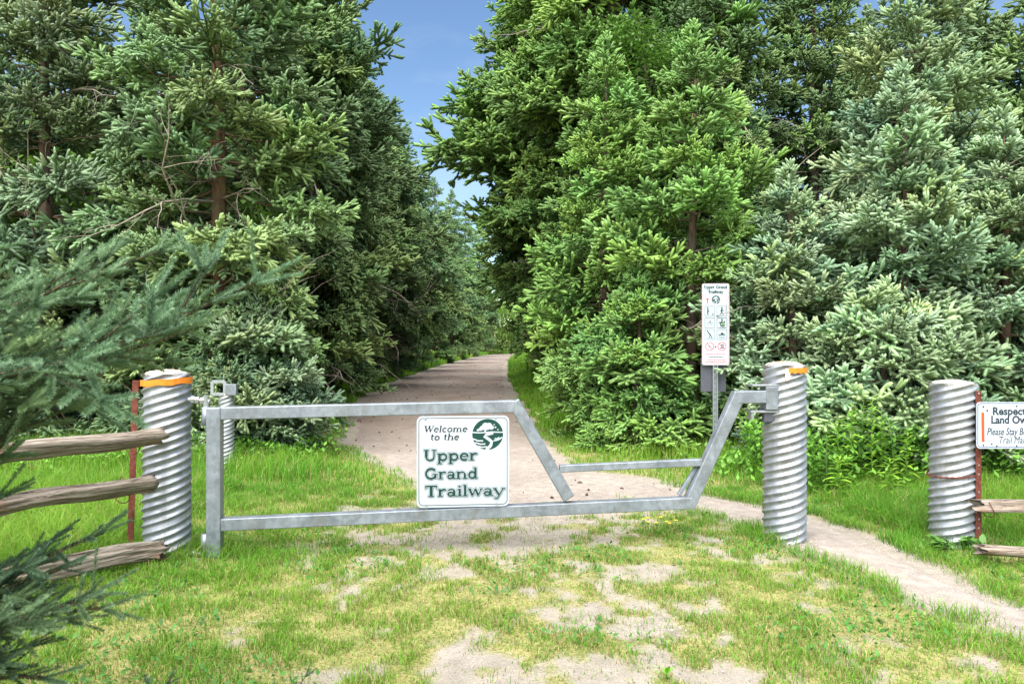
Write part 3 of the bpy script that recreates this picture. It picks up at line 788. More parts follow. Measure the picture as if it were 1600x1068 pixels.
m = MB(); q2 = gp(290, 866); m.tube([q2 + Vector((0, 0.03, 0)), gp(322, 865)], 0.016, 10); m.tube([gp(303, 866) + Vector((-0.012, 0.01, 0)), gp(303, 866) + Vector((0.012, 0.01, 0))], 0.028, 6); m.build('hinge_bolt', ZINC, gate)
# latch catch bolted to the latch post
lt = thing('gate_catch', 'galvanised box catch bolted to the latch post, holding the gate arm', 'latch', (2.13, 6.42, 1.10), gang)
m = MB(); m.box((0.105, 0.0, 0.145), (0.11, 0.14, 0.20), None, 0.006); m.build('catch_box', GALV_GATE, lt)
m = MB(); m.box((0.055, 0.0, 0.256), (0.25, 0.12, 0.016), None, 0.003); m.build('top_plate', ZINC, lt)
m = MB(); m.box((0.05, 0.0, 0.03), (0.26, 0.10, 0.02), None, 0.003); m.box((-0.06, 0.0, -0.0), (0.025, 0.09, 0.075), None, 0.003); m.build('lower_tongue', ZINC, lt)
m = MB(); m.box((0.11, 0.0, -0.02), (0.12, 0.06, 0.085), None, 0.004); m.build('lower_bracket', SIGNBACK, lt)

# ------------------------------------------------------------------ lettering: a small slab-serif stroke font
def arc(cx, cy, rx, ry, a0, a1, n=16):
    return [(cx + rx * math.cos(R(a0 + (a1 - a0) * i / n)), cy + ry * math.sin(R(a0 + (a1 - a0) * i / n))) for i in range(n + 1)]
SR = 0.06
def stem(x, top, bot=0.0, w=0.155): return ([(x, top), (x, bot)], w)
def foot(x0, x1, y=0.03): return ([(x0, y), (x1, y)], SR)
GLYPH = {
 'U': (0.74, [stem(.14, .9, .3, .18), (arc(.35, .3, .21, .26, 180, 360), .11), stem(.57, .9, .3, .09), foot(0, .29, .88), foot(.45, .70, .88)]),
 'G': (0.80, [(arc(.37, .45, .29, .41, 42, 325, 24), .14), stem(.63, .40, .06, .14), foot(.45, .77, .39), stem(.60, .86, .66, .06)]),
 'T': (0.70, [stem(.35, .88, 0, .19), ([(.02, .86), (.68, .86)], .09), stem(.05, .86, .66, .06), stem(.65, .86, .66, .06), foot(.2, .5)]),
 'W': (0.98, [([(.08, .9), (.30, .02)], .17), ([(.30, .02), (.48, .8)], .08), ([(.48, .85), (.68, .02)], .17), ([(.68, .02), (.90, .9)], .08), foot(-.02, .22, .88), foot(.38, .6, .88), foot(.8, 1.0, .88)]),
 'p': (0.62, [stem(.13, .6, -.26), foot(0, .28, -.25), foot(0, .14, .58), (arc(.33, .3, .19, .26, -180, 180, 24), .12)]),
 'e': (0.56, [(arc(.28, .3, .20, .26, 5, 318, 22), .13), ([(.10, .33), (.50, .33)], .06)]),
 'r': (0.47, [stem(.13, .6), foot(0, .28), foot(0, .14, .58), (arc(.34, .36, .15, .21, 165, 45, 8), .11)]),
 'a': (0.59, [(arc(.24, .18, .14, .15, -180, 180, 18), .10), stem(.43, .45), (arc(.27, .42, .17, .15, 165, 0, 10), .09), foot(.43, .58)]),
 'n': (0.68, [stem(.13, .6), foot(0, .27), foot(0, .14, .58), (arc(.34, .38, .18, .18, 170, 0, 10), .09), stem(.52, .4), foot(.4, .66)]),
 'd': (0.63, [stem(.47, .92), foot(.34, .47, .90), foot(.47, .61), (arc(.27, .3, .18, .26, -180, 180, 24), .12)]),
 'i': (0.30, [stem(.14, .6), foot(0, .28), foot(.02, .14, .58), stem(.13, .86, .71, .15)]),
 'l': (0.30, [stem(.14, .92), foot(0, .28), foot(.02, .14, .90)]),
 'w': (0.80, [([(.07, .6), (.24, .02)], .14), ([(.24, .02), (.39, .56)], .07), ([(.39, .6), (.56, .02)], .14), ([(.56, .02), (.72, .6)], .07), foot(-.02, .18, .58), foot(.63, .82, .58)]),
 'y': (0.60, [([(.07, .6), (.31, .04)], .14), ([(.54, .6), (.22, -.24)], .075), ([(.24, -.23), (.06, -.2)], .09), foot(-.03, .18, .58), foot(.44, .64, .58)]),
 'c': (0.52, [(arc(.28, .3, .20, .26, 48, 312, 20), .13)]),
 'o': (0.60, [(arc(.29, .3, .21, .26, -180, 180, 24), .13)]),
 'm': (0.98, [stem(.13, .6), foot(0, .27), foot(0, .14, .58), (arc(.31, .38, .16, .18, 170, 0, 10), .09), stem(.47, .4), foot(.36, .6), (arc(.65, .38, .16, .18, 170, 0, 10), .09), stem(.81, .4), foot(.7, .95)]),
 't': (0.42, [stem(.18, .82, .14, .15), (arc(.29, .16, .11, .12, 180, 300, 8), .09), foot(.02, .38, .57)]),
 'h': (0.68, [stem(.13, .92), foot(0, .27), foot(0, .14, .90), (arc(.34, .38, .18, .18, 170, 0, 10), .09), stem(.52, .4), foot(.4, .66)]),
 ' ': (0.34, []),
}
class Flat:
    """flat print: polygons in the x-z plane facing -y; each piece a hair prouder than the one before"""
    def __init__(self, y0): self.m = MB(); self.y = y0
    def poly(self, pts, step=0.00006):
        self.m.add([(x, self.y, z) for x, z in pts], [tuple(range(len(pts)))]); self.y -= step; return self
    def ribbon(self, pts, w, closed=False):
        n = len(pts); L_, R_ = [], []
        for i in range(n):
            a = pts[i - 1] if (i or closed) else pts[i]; b = pts[(i + 1) % n] if (i < n - 1 or closed) else pts[i]
            dx, dz = b[0] - a[0], b[1] - a[1]; l = math.hypot(dx, dz) or 1
            nxx, nzz = -dz / l * w / 2, dx / l * w / 2
            L_.append((pts[i][0] + nxx, pts[i][1] + nzz)); R_.append((pts[i][0] - nxx, pts[i][1] - nzz))
        vs = [(x, self.y, z) for x, z in L_ + R_]
        fs = [(i, (i + 1) % n, n + (i + 1) % n, n + i) for i in range(n if closed else n - 1)]
        self.m.add(vs, fs); self.y -= 0.00006; return self
    def disc(self, cx, cz, r, n=28, ry=None):
        return self.poly([(cx + r * math.cos(2 * math.pi * i / n), cz + (ry or r) * math.sin(2 * math.pi * i / n)) for i in range(n)])
    def build(self, name, mat, parent): return self.m.build(name, mat, parent)
def strokes(text, x0, x1, base, cap, shear=0.0):
    adv = sum(GLYPH[c][0] for c in text); sz = cap / 0.9; sx = (x1 - x0) / adv; x = 0.0; out = []
    for c in text:
        for pts, w in GLYPH[c][1]:
            pts = list(pts)
            out.append(([(x0 + (x + px) * sx + shear * pz * sz, base + pz * sz) for px, pz in pts], w * (sx * 0.55 + sz * 0.45)))
        x += GLYPH[c][0]
    return out
def extend(pts, e):
    a, b = Vector(pts[0]), Vector(pts[1]); c, d = Vector(pts[-2]), Vector(pts[-1])
    p0 = a + (a - b).normalized() * e; p1 = d + (d - c).normalized() * e
    return [tuple(p0)] + list(pts[1:-1]) + [tuple(p1)]
def rounded(w, h, r, cx=0.0, cz=0.0, n=6):
    out = []
    for sx, sz, a0 in ((1, 1, 0), (-1, 1, 90), (-1, -1, 180), (1, -1, 270)):
        for i in range(n + 1):
            a = R(a0 + 90 * i / n); out.append((cx + sx * (w / 2 - r) + r * math.cos(a), cz + sz * (h / 2 - r) + r * math.sin(a)))
    return out
def panel(w, h, r, th, mat, parent, name='panel'):
    o = rounded(w, h, r); n = len(o); m = MB()
    m.add([(x, -th / 2, z) for x, z in o] + [(x, th / 2, z) for x, z in o], [tuple(range(n)), tuple(range(n, 2 * n))[::-1]] + [(i, (i + 1) % n, n + (i + 1) % n, n + i) for i in range(n)])
    return m.build(name, mat, parent)
def emblem(parent, cx, cz, r, y0):
    f = Flat(y0); f.disc(cx, cz, r, 40); e = f.build('emblem', GREEN, parent)
    w = Flat(y0 - 0.0004)
    g = random.Random(3)
    for dx, dz, q in ((-.32, .42, .19), (-.14, .56, .22), (.08, .58, .2), (.24, .44, .16), (-.46, .34, .13), (-.05, .40, .18), (-.62, .28, .1), (.5, .45, .06), (.66, .3, .05), (.42, .62, .05)):
        w.disc(cx + dx * r, cz + dz * r, q * r, 11, q * r * g.uniform(0.7, 1.0))
    w.ribbon([(cx - .14 * r, cz + .45 * r), (cx - .17 * r, cz + .15 * r)], .1 * r)
    w.ribbon([(cx - 1.0 * r, cz + .14 * r), (cx - .5 * r, cz + .10 * r), (cx + .2 * r, cz + .15 * r), (cx + 1.0 * r, cz + .12 * r)], .075 * r)
    w.ribbon([(cx + .35 * r, cz + .10 * r), (cx - .05 * r, cz + .0 * r), (cx - .2 * r, cz - .14 * r), (cx + .05 * r, cz - .30 * r), (cx + .26 * r, cz - .48 * r), (cx + .2 * r, cz - .72 * r), (cx - .1 * r, cz - 1.02 * r)], .20 * r)
    for a, b in (((-.95, -.28), (-.3, -.42)), ((-.8, -.52), (-.15, -.62)), ((.38, -.42), (.95, -.2)), ((.45, -.28), (.75, -.2)), ((-.7, -.74), (-.05, -.80))):
        mx = ((a[0] + b[0]) / 2, (a[1] + b[1]) / 2 - .06)
        w.ribbon([(cx + a[0] * r, cz + a[1] * r), (cx + mx[0] * r, cz + mx[1] * r), (cx + b[0] * r, cz + b[1] * r)], .085 * r)
    w.build('emblem_picture', WHITE, e)

# welcome sign, bolted to the front of the gate
c = gp(723.5, 718.5); SW = (gp(795, 718) - gp(652, 718)).length; SH = SW * 0.985
wpos = GA + gdir * c.x - gn * 0.060
sign = thing('welcome_sign', 'white welcome sign with green Upper Grand Trailway lettering bolted to the gate', 'sign', (wpos.x, wpos.y, c.z), gang)
panel(SW, SH, 0.045, 0.005, WHITE, sign)
YF = -0.0025 - 0.0004
f = Flat(YF); f.ribbon(rounded(SW - 0.035, SH - 0.035, 0.036), 0.0055, True); f.build('border_line', BLACK, sign)
def sx_(u): return (u - 0.5) * SW
def sz_(v): return (0.5 - v) * SH
f = Flat(YF)
for t, u0, u1, v, cap in (('Welcome', .075, .545, .175, .070), ('to the', .14, .455, .262, .070)):
    for pts, w in strokes(t, sx_(u0), sx_(u1), sz_(v), cap * SH, 0.16): f.ribbon(pts, w)
f.build('lettering', BLACK, sign)
lines = (('Upper', .075, .655, .485, .118), ('Grand', .085, .66, .685, .118), ('Trailway', .085, .945, .875, .118))
e1 = Flat(YF); e2 = Flat(YF - 0.009 * 0.4); e3 = Flat(YF - 0.009 * 0.8)
for t, u0, u1, v, cap in lines:
    for pts, w in strokes(t, sx_(u0), sx_(u1), sz_(v), cap * SH):
        e1.ribbon(extend(pts, 0.0072), w + 0.0144); e2.ribbon(extend(pts, 0.0052), w + 0.0104); e3.ribbon(pts, w)
e1.build('lettering_outline', GREEN, sign); e2.build('lettering_gap', WHITE, sign); e3.build('lettering', GREEN, sign)
emblem(sign, sx_(.765), sz_(.205), .168 * SW, YF)
for u, v in ((.09, .03), (.85, .03), (.10, .97), (.86, .97)):
    m = MB(); m.tube([(sx_(u), 0.05, sz_(v)), (sx_(u), -0.012, sz_(v))], 0.007, 8); m.box((sx_(u), 0.03, sz_(v) + (0.03 if v < .5 else -0.03)), (0.025, 0.004, 0.08)); m.build('bolt', ZINC, sign)

# tall icon sign on a U-channel post
D2 = 10.75
b = P(1118, 720, D2)
isg = thing('trail_rules_sign', 'tall narrow white sign of trail-use icons on a channel post', 'sign', (b.x, D2, 0), -0.06)
zc = P(0, 506.5, D2).z; W2, H2 = 0.392, 1.185
m = MB(); m.box((-0.03, 0.02, 0.9), (0.012, 0.045, 2.2), None, 0.002); m.box((0.03, 0.02, 0.9), (0.012, 0.045, 2.2), None, 0.002); m.box((0, 0.046, 0.9), (0.05, 0.008, 2.2)); po = m.build('channel_post', ZINC, isg)
for k in range(16):
    m = MB(); m.tube([(0, 0.0415, 0.25 + 0.08 * k), (0, 0.0402, 0.25 + 0.08 * k)], 0.008, 8); m.build('bolt_hole', BLACK, po)
ip = link('face', None, isg, (0, -0.012, zc)); bpy.data.objects.remove(ip)
ipm = panel(W2, H2, 0.03, 0.004, WHITE, isg, 'sign_face'); ipm.location = (0, -0.006, zc)
bk = panel(0.36, 0.50, 0.01, 0.004, SIGNBACK, isg, 'back_plate'); bk.location = (-0.02, 0.062, P(0, 585, D2).z)
bk2 = panel(0.40, 1.15, 0.03, 0.004, SIGNBACK, isg, 'reverse_face'); bk2.location = (0, 0.062, zc + 0.02); bk2.scale = (0.92, 1, 0.98)
f = Flat(-0.0025); f.ribbon(rounded(W2 - 0.02, H2 - 0.02, 0.024), 0.004, True); f.build('border_line', RED, ipm)
def iu(u): return (u - 0.5) * W2
def iv(v): return (0.5 - v) * H2
f = Flat(-0.0025)
for t, u0, u1, v in (('Upper', .08, .46, .062), ('Grand', .52, .92, .062), ('Trailway', .22, .78, .118)):
    for pts, w in strokes(t, iu(u0), iu(u1), iv(v), 0.044): f.ribbon(pts, w * 1.5)
f.build('lettering', GREEN, ipm)
emblem(ipm, iu(.51), iv(.20), 0.062, -0.0025)
f = Flat(-0.0025); f.poly([(iu(.15), iv(.18)), (iu(.26), iv(.18)), (iu(.22), iv(.21)), (iu(.21), iv(.25)), (iu(.18), iv(.25)), (iu(.18), iv(.21))]); f.build('orange_mark', REDORANGE, ipm)
def icon(u, v, draw, h=0.145, w=0.142):
    o = Flat(-0.0025); o.ribbon(rounded(w, h, 0.012, iu(u), iv(v)), 0.007, True)
    draw(o, iu(u), iv(v)); o.build('icon', GREEN, ipm)
def walker(o, x, z):
    o.disc(x, z + .05, .012, 10); o.ribbon([(x, z + .036), (x - .004, z - .008)], .022); o.ribbon([(x - .004, z - .005), (x + .022, z - .055)], .011); o.ribbon([(x - .004, z - .005), (x - .028, z - .055)], .011); o.ribbon([(x, z + .028), (x + .026, z)], .008); o.ribbon([(x, z + .028), (x - .024, z + .002)], .008)
def scooper(o, x, z):
    o.disc(x - .03, z + .05, .012, 10); o.ribbon([(x - .03, z + .036), (x - .03, z - .055)], .018); o.ribbon([(x - .03, z + .025), (x - .002, z - .01)], .008); o.poly([(x + .02, z - .055), (x + .05, z - .055), (x + .052, z - .015), (x + .036, z - .04)])
def cyclist(o, x, z):
    o.ribbon(arc(x - .026, z - .012, .017, .017, 0, 345, 14), .005); o.ribbon(arc(x + .026, z - .012, .017, .017, 0, 345, 14), .005); o.ribbon([(x - .02, z - .01), (x, z + .015), (x + .022, z - .008)], .006); o.ribbon([(x - .01, z + .02), (x + .016, z + .024)], .012)
def rider(o, x, z):
    o.poly([(x - .045, z + .0), (x - .02, z - .015), (x + .03, z - .015), (x + .048, z + .02), (x + .035, z + .028), (x + .02, z + .012), (x - .03, z + .014)])
    for dx in (-.026, -.012, .016, .03): o.ribbon([(x + dx, z - .01), (x + dx + .004, z - .048)], .008)
    o.ribbon([(x - .002, z + .01), (x, z + .04)], .016); o.disc(x, z + .05, .011, 10)
def skier(o, x, z):
    o.disc(x - .034, z + .048, .012, 10); o.ribbon([(x - .028, z + .036), (x + .01, z - .01)], .018); o.ribbon([(x + .008, z - .008), (x + .03, z - .045)], .012); o.ribbon([(x + .004, z - .008), (x - .012, z - .045)], .01); o.ribbon([(x - .04, z - .052), (x + .05, z - .052)], .006)
def sled(o, x, z):
    o.poly([(x - .05, z + .002), (x - .02, z + .006), (x - .005, z + .03), (x + .012, z + .03), (x + .02, z + .012), (x + .05, z + .002), (x + .045, z - .01), (x - .05, z - .01)]); o.ribbon([(x - .05, z - .028), (x + .05, z - .028)], .008); o.ribbon([(x - .045, z - .05), (x + .045, z - .05)], .006)
for u, v, d in ((.29, .34, scooper), (.73, .34, walker), (.29, .482, cyclist), (.73, .482, rider), (.29, .625, skier), (.73, .625, sled)): icon(u, v, d)
for u in (.28, .73):
    x, z = iu(u), iv(.77)
    o = Flat(-0.0025)
    if u < .5: o.poly([(x - .03, z + .02), (x + .0, z + .01), (x + .025, z - .025), (x + .005, z - .02)])
    else: o.ribbon([(x + .03, z + .022), (x - .02, z + .018), (x - .012, z), (x + .026, z - .004), (x + .016, z - .024), (x - .026, z - .022)], .012)
    pic = o.build('icon', BLACK, ipm)
    o = Flat(-0.0031); o.ribbon(arc(x, z, .058, .058, 0, 360, 28)[:-1], .010, True); o.ribbon([(x - .038, z + .038), (x + .038, z - .038)], .008); o.build('ban_ring', RED, ipm)
o = Flat(-0.0025); o.disc(0.0, iv(.775), .012, 10); o.build('print_dot', BLACK, ipm)
for v, u0, u1, mt in ((.868, .14, .84, RED), (.902, .26, .76, BLACK), (.934, .20, .82, RED), (.962, .10, .90, RED)):
    o = Flat(-0.0025); u = u0; g = random.Random(int(v * 1000))
    while u < u1:
        wd = g.uniform(.025, .045); o.poly([(iu(u), iv(v) - .006), (iu(u + wd), iv(v) - .006), (iu(u + wd), iv(v) + .008), (iu(u), iv(v) + .008)]); u += wd + g.uniform(.01, .03)
    o.build('small_print', mt, ipm)

# landowner sign + rusty T-posts + split rails
def text_flat(body, x0, height, base, mat, parent, y, shear=0.0, bold=0.012, width=None):
    cu = bpy.data.curves.new('lettering', 'FONT'); cu.body = body; cu.size = 1.0; cu.shear = shear; cu.offset = bold; cu.resolution_u = 3
    t = bpy.data.objects.new('tmp', cu); me = bpy.data.meshes.new_from_object(t); bpy.data.objects.remove(t)
    co = np.empty(len(me.vertices) * 3); me.vertices.foreach_get('co', co); co = co.reshape(-1, 3)
    s = height / 0.72; w = co[:, 0].max() - co[:, 0].min(); sxx = s if width is None else width / w
    V = np.stack([x0 + (co[:, 0] - co[:, 0].min()) * sxx, np.full(len(co), y), base + co[:, 1] * s], -1)
    me.vertices.foreach_set('co', V.ravel()); me.materials.clear(); me.materials.append(mat); me.update(); me.name = 'lettering'
    return link('lettering', me, parent)
D3 = 6.12
a3 = P(1525.5, 664, D3); LW, LH = 0.60, 0.385
ls = thing('landowner_sign', 'white landowner notice with an orange-red bar on the rusty post', 'sign', (a3.x + LW / 2, D3, a3.z), 0.0)
panel(LW, LH, 0.03, 0.005, WHITE, ls)
f = Flat(YF); f.ribbon(rounded(LW - 0.022, LH - 0.022, 0.024), 0.006, True); f.build('border_line', M_simple('blue_border_print', (0.06, 0.09, 0.2), 0.4), ls)
s3 = D3 / F_PX
def lx(px): return (px - 1525.5) * s3 - LW / 2
def lz(py): return (664 - py) * s3
DKBLUE = M_simple('dark_blue_print', (0.02, 0.03, 0.05), 0.4)
text_flat('Respect', lx(1551), 0.064, lz(647.5), DKBLUE, ls, YF, 0, 0.03, 52 * s3)
text_flat('Land Owners', lx(1548.5), 0.064, lz(661), DKBLUE, ls, YF - 0.0002, 0, 0.03, 82 * s3)
text_flat('Please Stay Between', lx(1542), 0.060, lz(679), DKBLUE, ls, YF - 0.0001, 0.22, 0.012, 88 * s3)
text_flat('Trail Markers', lx(1561), 0.060, lz(692), DKBLUE, ls, YF - 0.0003, 0.22, 0.0, 61 * s3)
f = Flat(YF); f.poly([(lx(1533.5), lz(690)), (lx(1538), lz(690)), (lx(1537.5), lz(644)), (lx(1533), lz(644))]); f.build('orange_bar', REDORANGE, ls)
for px, py in ((1536, 635), (1542, 641), (1588, 634), (1536, 695), (1549, 693), (1557, 696), (1588, 696)):
    m = MB(); m.tube([(lx(px), -0.002, lz(py)), (lx(px), -0.007, lz(py))], 0.006, 8); m.build('rivet', BLACK, ls)
def tpost(label, x, y, h, tilt=0.0, rz=0.0, studs=True):
    t = thing('fence_post', label, 'fence post', (x, y, 0), rz, 'rusty steel fence posts')
    t.rotation_euler = (0, tilt, rz)
    m = MB(); m.box((0, 0, h / 2 - 0.1), (0.048, 0.007, h + 0.2), None, 0.001); m.box((0, 0.024, h / 2 - 0.1), (0.007, 0.040, h + 0.19)); body = m.build('post_body', RUST, t)
    if studs:
        for k in range(int(h / 0.075)):
            m = MB(); m.box((0, -0.0065, 0.1 + 0.075 * k), (0.012, 0.006, 0.014), None, 0.002); m.build('stud', ZINC if k % 3 else RUST, t)
    return t
tpost('rusty studded post beside the wire-wrapped pipe, holding the landowner sign', P(1527.5, 700, 6.2).x, 6.19, 1.32)
tpost('plain rusty post behind the rails next to the hinge post', P(203, 700, 5.95).x, 5.95, 1.42, 0.03, 0.2, False)
def rail(label, a, b, rad, seed, group):
    a, b = Vector(a), Vector(b); L = (b - a).length; n, k = 70, 48; g = random.Random(seed)
    V = []; flat = g.uniform(0, 6.28)
    kx = np.linspace(0, 1, n); th = np.linspace(0, 2 * np.pi, k, endpoint=False)
    Xg, Tg = np.meshgrid(kx, th, indexing='ij')
    rr = rad * (0.86 + 0.16 * np.cos(2 * (Tg - flat)) + 0.10 * np.cos(3 * Tg + seed) + 0.46 * (fbm(Tg * 1.9 + seed, Xg * 4.5, seed, 4) - 0.5) + 0.16 * (vnoise(Tg * 4.2 + 9, Xg * 1.6, seed + 4) - 0.5) + 0.14 * (vnoise(Tg * 7.5 + 3, Xg * 5 + 0.4 * Tg, seed + 5) - 0.5))
    cr = np.abs(vnoise(Tg * 1.7 + seed, Xg * 2.6 + seed, seed + 7) - 0.5); rr = rr - rad * 0.40 * smooth(0.07, 0.0, cr) * smooth(0.3, 0.6, vnoise(Xg * 5, Tg * 0.6, seed + 8))
    endj = (vnoise(Tg * 2.6, 0 * Tg, seed + 2) - 0.5) * 0.13
    xx = Xg * L + endj * (np.abs(Xg - 0.5) * 2) ** 20
    zz = 0.02 * L * np.sin(Xg * 3.1 + seed) * 0.4 + 0.035 * (vnoise(Xg * 7, 0 * Xg, seed + 11) - 0.5)
    Vv = np.stack([xx, rr * np.cos(Tg), rr * np.sin(Tg) + zz], -1).reshape(-1, 3)
    i = (np.arange(n - 1)[:, None] * k + np.arange(k)[None, :]); j = (np.arange(n - 1)[:, None] * k + (np.arange(k)[None, :] + 1) % k)
    Tt = np.concatenate([np.stack([i, j, j + k], -1).reshape(-1, 3), np.stack([i, j + k, i + k], -1).reshape(-1, 3)])
    for e, st in ((0, 0), (1, (n - 1) * k)):
        ci = len(Vv); c = Vv[st:st + k].mean(0) + np.array([(0.012 if e == 0 else -0.012), 0, 0]); Vv = np.concatenate([Vv, c[None]])
        Tt = np.concatenate([Tt, np.stack([st + np.arange(k), st + (np.arange(k) + 1) % k, np.full(k, ci)], 1)])
    q = (b - a).to_track_quat('X', 'Z')
    o = link('fence_rail', np_mesh('fence_rail', Vv, Tt, [RAILWOOD], smooth=False), None, a, q.to_euler())
    o.data.polygons.foreach_set('use_smooth', [True] * len(o.data.polygons))
    return tag(o, label, 'fence rail', group)
def hrail(px, py, d, dirx, diry, L):       # right end at a pixel, running on level
    b = P(px, py, d); v = Vector((dirx, diry, 0)).normalized(); return b + v * L, b
for lab, px, py, d, rd, sd in (('top weathered rail with orange-brown stain, tied to the rusty post', 249, 684, 5.74, 0.080, 11), ('middle grey weathered rail with a frayed end at the hinge post', 236, 758, 5.72, 0.086, 12), ('lowest weathered rail half hidden by spruce needles near the hinge post', 256, 853, 5.70, 0.078, 13)):
    a, b = hrail(px, py, d, -0.66, -0.86, 2.6); rail(lab, a, b, rd, sd, 'weathered rails of the fence at the hinge post')
for lab, pa, pb, d, rd, sd in (('weathered rail wired to the rusty post below the landowner sign', (1523, 795), (2000, 796), 6.10, 0.058, 14), ('low grey rail lying in the grass below the landowner sign', (1530, 863), (2000, 880), 5.72, 0.055, 15)):
    rail(lab, P(*pa, d), P(*pb, d), rd, sd, 'weathered rails of the fence below the landowner sign')
# wire ties round rails and posts
for px, py, d, rr, lab in ((207, 690, 5.67, 0.096, 'thin dark wire tie round the top rail'), (191, 765, 5.61, 0.100, 'thin dark wire tie round the middle rail'), (1545, 795, 6.10, 0.063, 'thin dark wire tie round the rail below the landowner sign')):
    c0 = P(px, py, d); m = MB()
    pts = [(0.015 * math.sin(a * 2) + 0.02 * (i % 2 == 0) * 0, rr * math.cos(a), rr * math.sin(a)) for i, a in enumerate(np.linspace(0, 6.6, 40))]
    m.tube(pts, 0.0035, 5); o = m.build('wire_tie', RUST, None, True, c0, (0, 0, math.atan2(0.86, 0.66) if px < 800 else 0.0)); tag(o, lab, 'wire')

# ------------------------------------------------------------------ grass
rngG = np.random.default_rng(77)
def blades(name, x, y, h, w, colr, lean=0.45, kind='stuff', label=None):
    n = len(x); a = rngG.uniform(0, 6.28, n); b = rngG.uniform(0, 6.28, n)
    z = ground_z(x, y) - 0.004
    ca, sa = np.cos(a), np.sin(a); lb = h * np.abs(rngG.normal(0, lean, n)); cb, sb = np.cos(b), np.sin(b)
    w = w * rngG.uniform(0.7, 1.3, n)
    B = np.stack([x, y, z], 1); S = np.stack([ca * w / 2, sa * w / 2, 0 * w], 1)
    mid = B + np.stack([cb * lb * 0.32, sb * lb * 0.32, h * 0.58], 1); tip = B + np.stack([cb * lb, sb * lb, h * np.clip(1.0 - 0.25 * lb / h, 0.35, 1)], 1)
    V = np.stack([B - S, B + S, mid + S * 0.8, mid - S * 0.8, tip], 1).reshape(-1, 3)
    o = (np.arange(n) * 5)[:, None, None]
    T = (o + np.array([[0, 1, 2], [0, 2, 3], [3, 2, 4]])[None]).reshape(-1, 3)
    C = np.repeat(colr[:, None], 5, 1) * np.array([0.8, 0.8, 1.0, 1.0, 1.12])[None, :, None]
    ob = link(name, np_mesh(name, V, T, [GRASS], colors=C.reshape(-1, 3)))
    return tag(ob, label, 'grass', None, kind)
def scatter(x0, x1, y0, y1, dens):
    n = int((x1 - x0) * (y1 - y0) * dens); return rngG.uniform(x0, x1, n), rngG.uniform(y0, y1, n)
def grass_col(x, y, dry):
    n = len(x); t = np.clip(fbm(x * 0.8, y * 0.8, 61, 4) * 1.3 - 0.15 + rngG.normal(0, 0.16, n), 0, 1)[:, None]
    g1 = np.array([0.090, 0.275, 0.020]); g2 = np.array([0.225, 0.39, 0.038]); g3 = np.array([0.42, 0.36, 0.14])
    c = g1 * (1 - t) + g2 * t
    d = (rngG.random(n) < dry)[:, None]
    c = np.where(d, g3 * rngG.uniform(0.7, 1.15, (n, 1)), c)
    return c * rngG.uniform(0.8, 1.2, (n, 1))
def cull(x, y, m=1.06):                 # keep what stands inside the view or just beside it
    return (np.abs(x) < (y * 0.6926 * m + 0.9))
# short worn grass in front of and round the gate
x, y = scatter(-6.2, 6.2, 3.0, 8.8, 4900)
k = cull(x, y); x, y = x[k], y[k]
bm_ = bare_mask(x, y); pdn = path_dist(x, y) + 0.16 * (fbm(x * 3, y * 3, 71, 3) - 0.5) * 2
clump = fbm(x * 5, y * 5, 81, 3); dens = np.clip(1.0 - 0.92 * bm_, 0, 1) * (0.40 + 0.9 * smooth(0.35, 0.6, clump)) * smooth(-0.09, 0.10, pdn)
k = rngG.random(len(x)) < dens; x, y, bm_, clump, pdn = x[k], y[k], bm_[k], clump[k], pdn[k]
worn = np.exp(-((x - 0.25 - 0.12 * (6 - y)) / 1.9) ** 2) * smooth(10, 8, y)
h = (0.028 + 0.042 * smooth(0.35, 0.7, clump)) * (1.25 - 0.45 * worn) * rngG.uniform(0.6, 1.3, len(x))
tall = np.maximum(smooth(-2.95, -3.5, x), smooth(3.2, 3.7, x) * smooth(5.9, 6.9, y))
for cx, cy in ((-2.815, 6.03), (2.40, 6.52), (3.79, 6.36), (-2.4, 5.95)): tall = np.maximum(tall, 0.65 * np.exp(-(np.hypot(x - cx, y - cy) / 0.34) ** 2))
tall = np.maximum(tall, 0.18 * smooth(-1.1, -2.0, x) * smooth(4.6, 5.6, y)); tall = np.maximum(tall, 0.22 * np.exp(-(foot_dist(x, y) / 0.25) ** 2))
h = h + tall * rngG.uniform(0.08, 0.27, len(x))
dry = np.clip(0.12 + 0.32 * worn * (1 - tall) - 0.08 * smooth(0.5, 0.7, clump), 0.03, 0.5)
blades('meadow_grass', x, y, h, 0.005, grass_col(x, y, dry), 0.85, label='short worn grass round the gate with sandy gaps')
# taller verge grass beyond the gate
x, y = scatter(-14, 12, 8.8, 14.5, 900)
k = cull(x, y) & (path_dist(x, y) + 0.5 * (fbm(x * 2, y * 2, 72, 3) - 0.5) > 0.0); x, y = x[k], y[k]
bm_ = bare_mask(x, y); k = rngG.random(len(x)) < (1 - 0.9 * bm_) * (0.45 + 0.9 * smooth(0.3, 0.6, fbm(x * 2, y * 2, 88, 3))); x, y = x[k], y[k]
pdn = path_dist(x, y); h = (0.07 + 0.20 * smooth(0.2, 1.6, pdn)) * rngG.uniform(0.5, 1.4, len(x))
blades('verge_grass', x, y, h, 0.0085, grass_col(x, y, 0.08), 0.45, label='taller green grass on the verges just beyond the gate')
x, y = scatter(-10, 6, 14.5, 40, 420)
pdn = path_dist(x, y); k = (pdn + 0.7 * (fbm(x * 1.5, y * 1.5, 73, 3) - 0.5) > 0) & (pdn < 2.6) & (rngG.random(len(x)) < smooth(2.9, 0.6, pdn)); x, y = x[k], y[k]; pdn = pdn[k]
h = (0.10 + 0.22 * smooth(0.1, 1.2, pdn)) * rngG.uniform(0.5, 1.5, len(x))
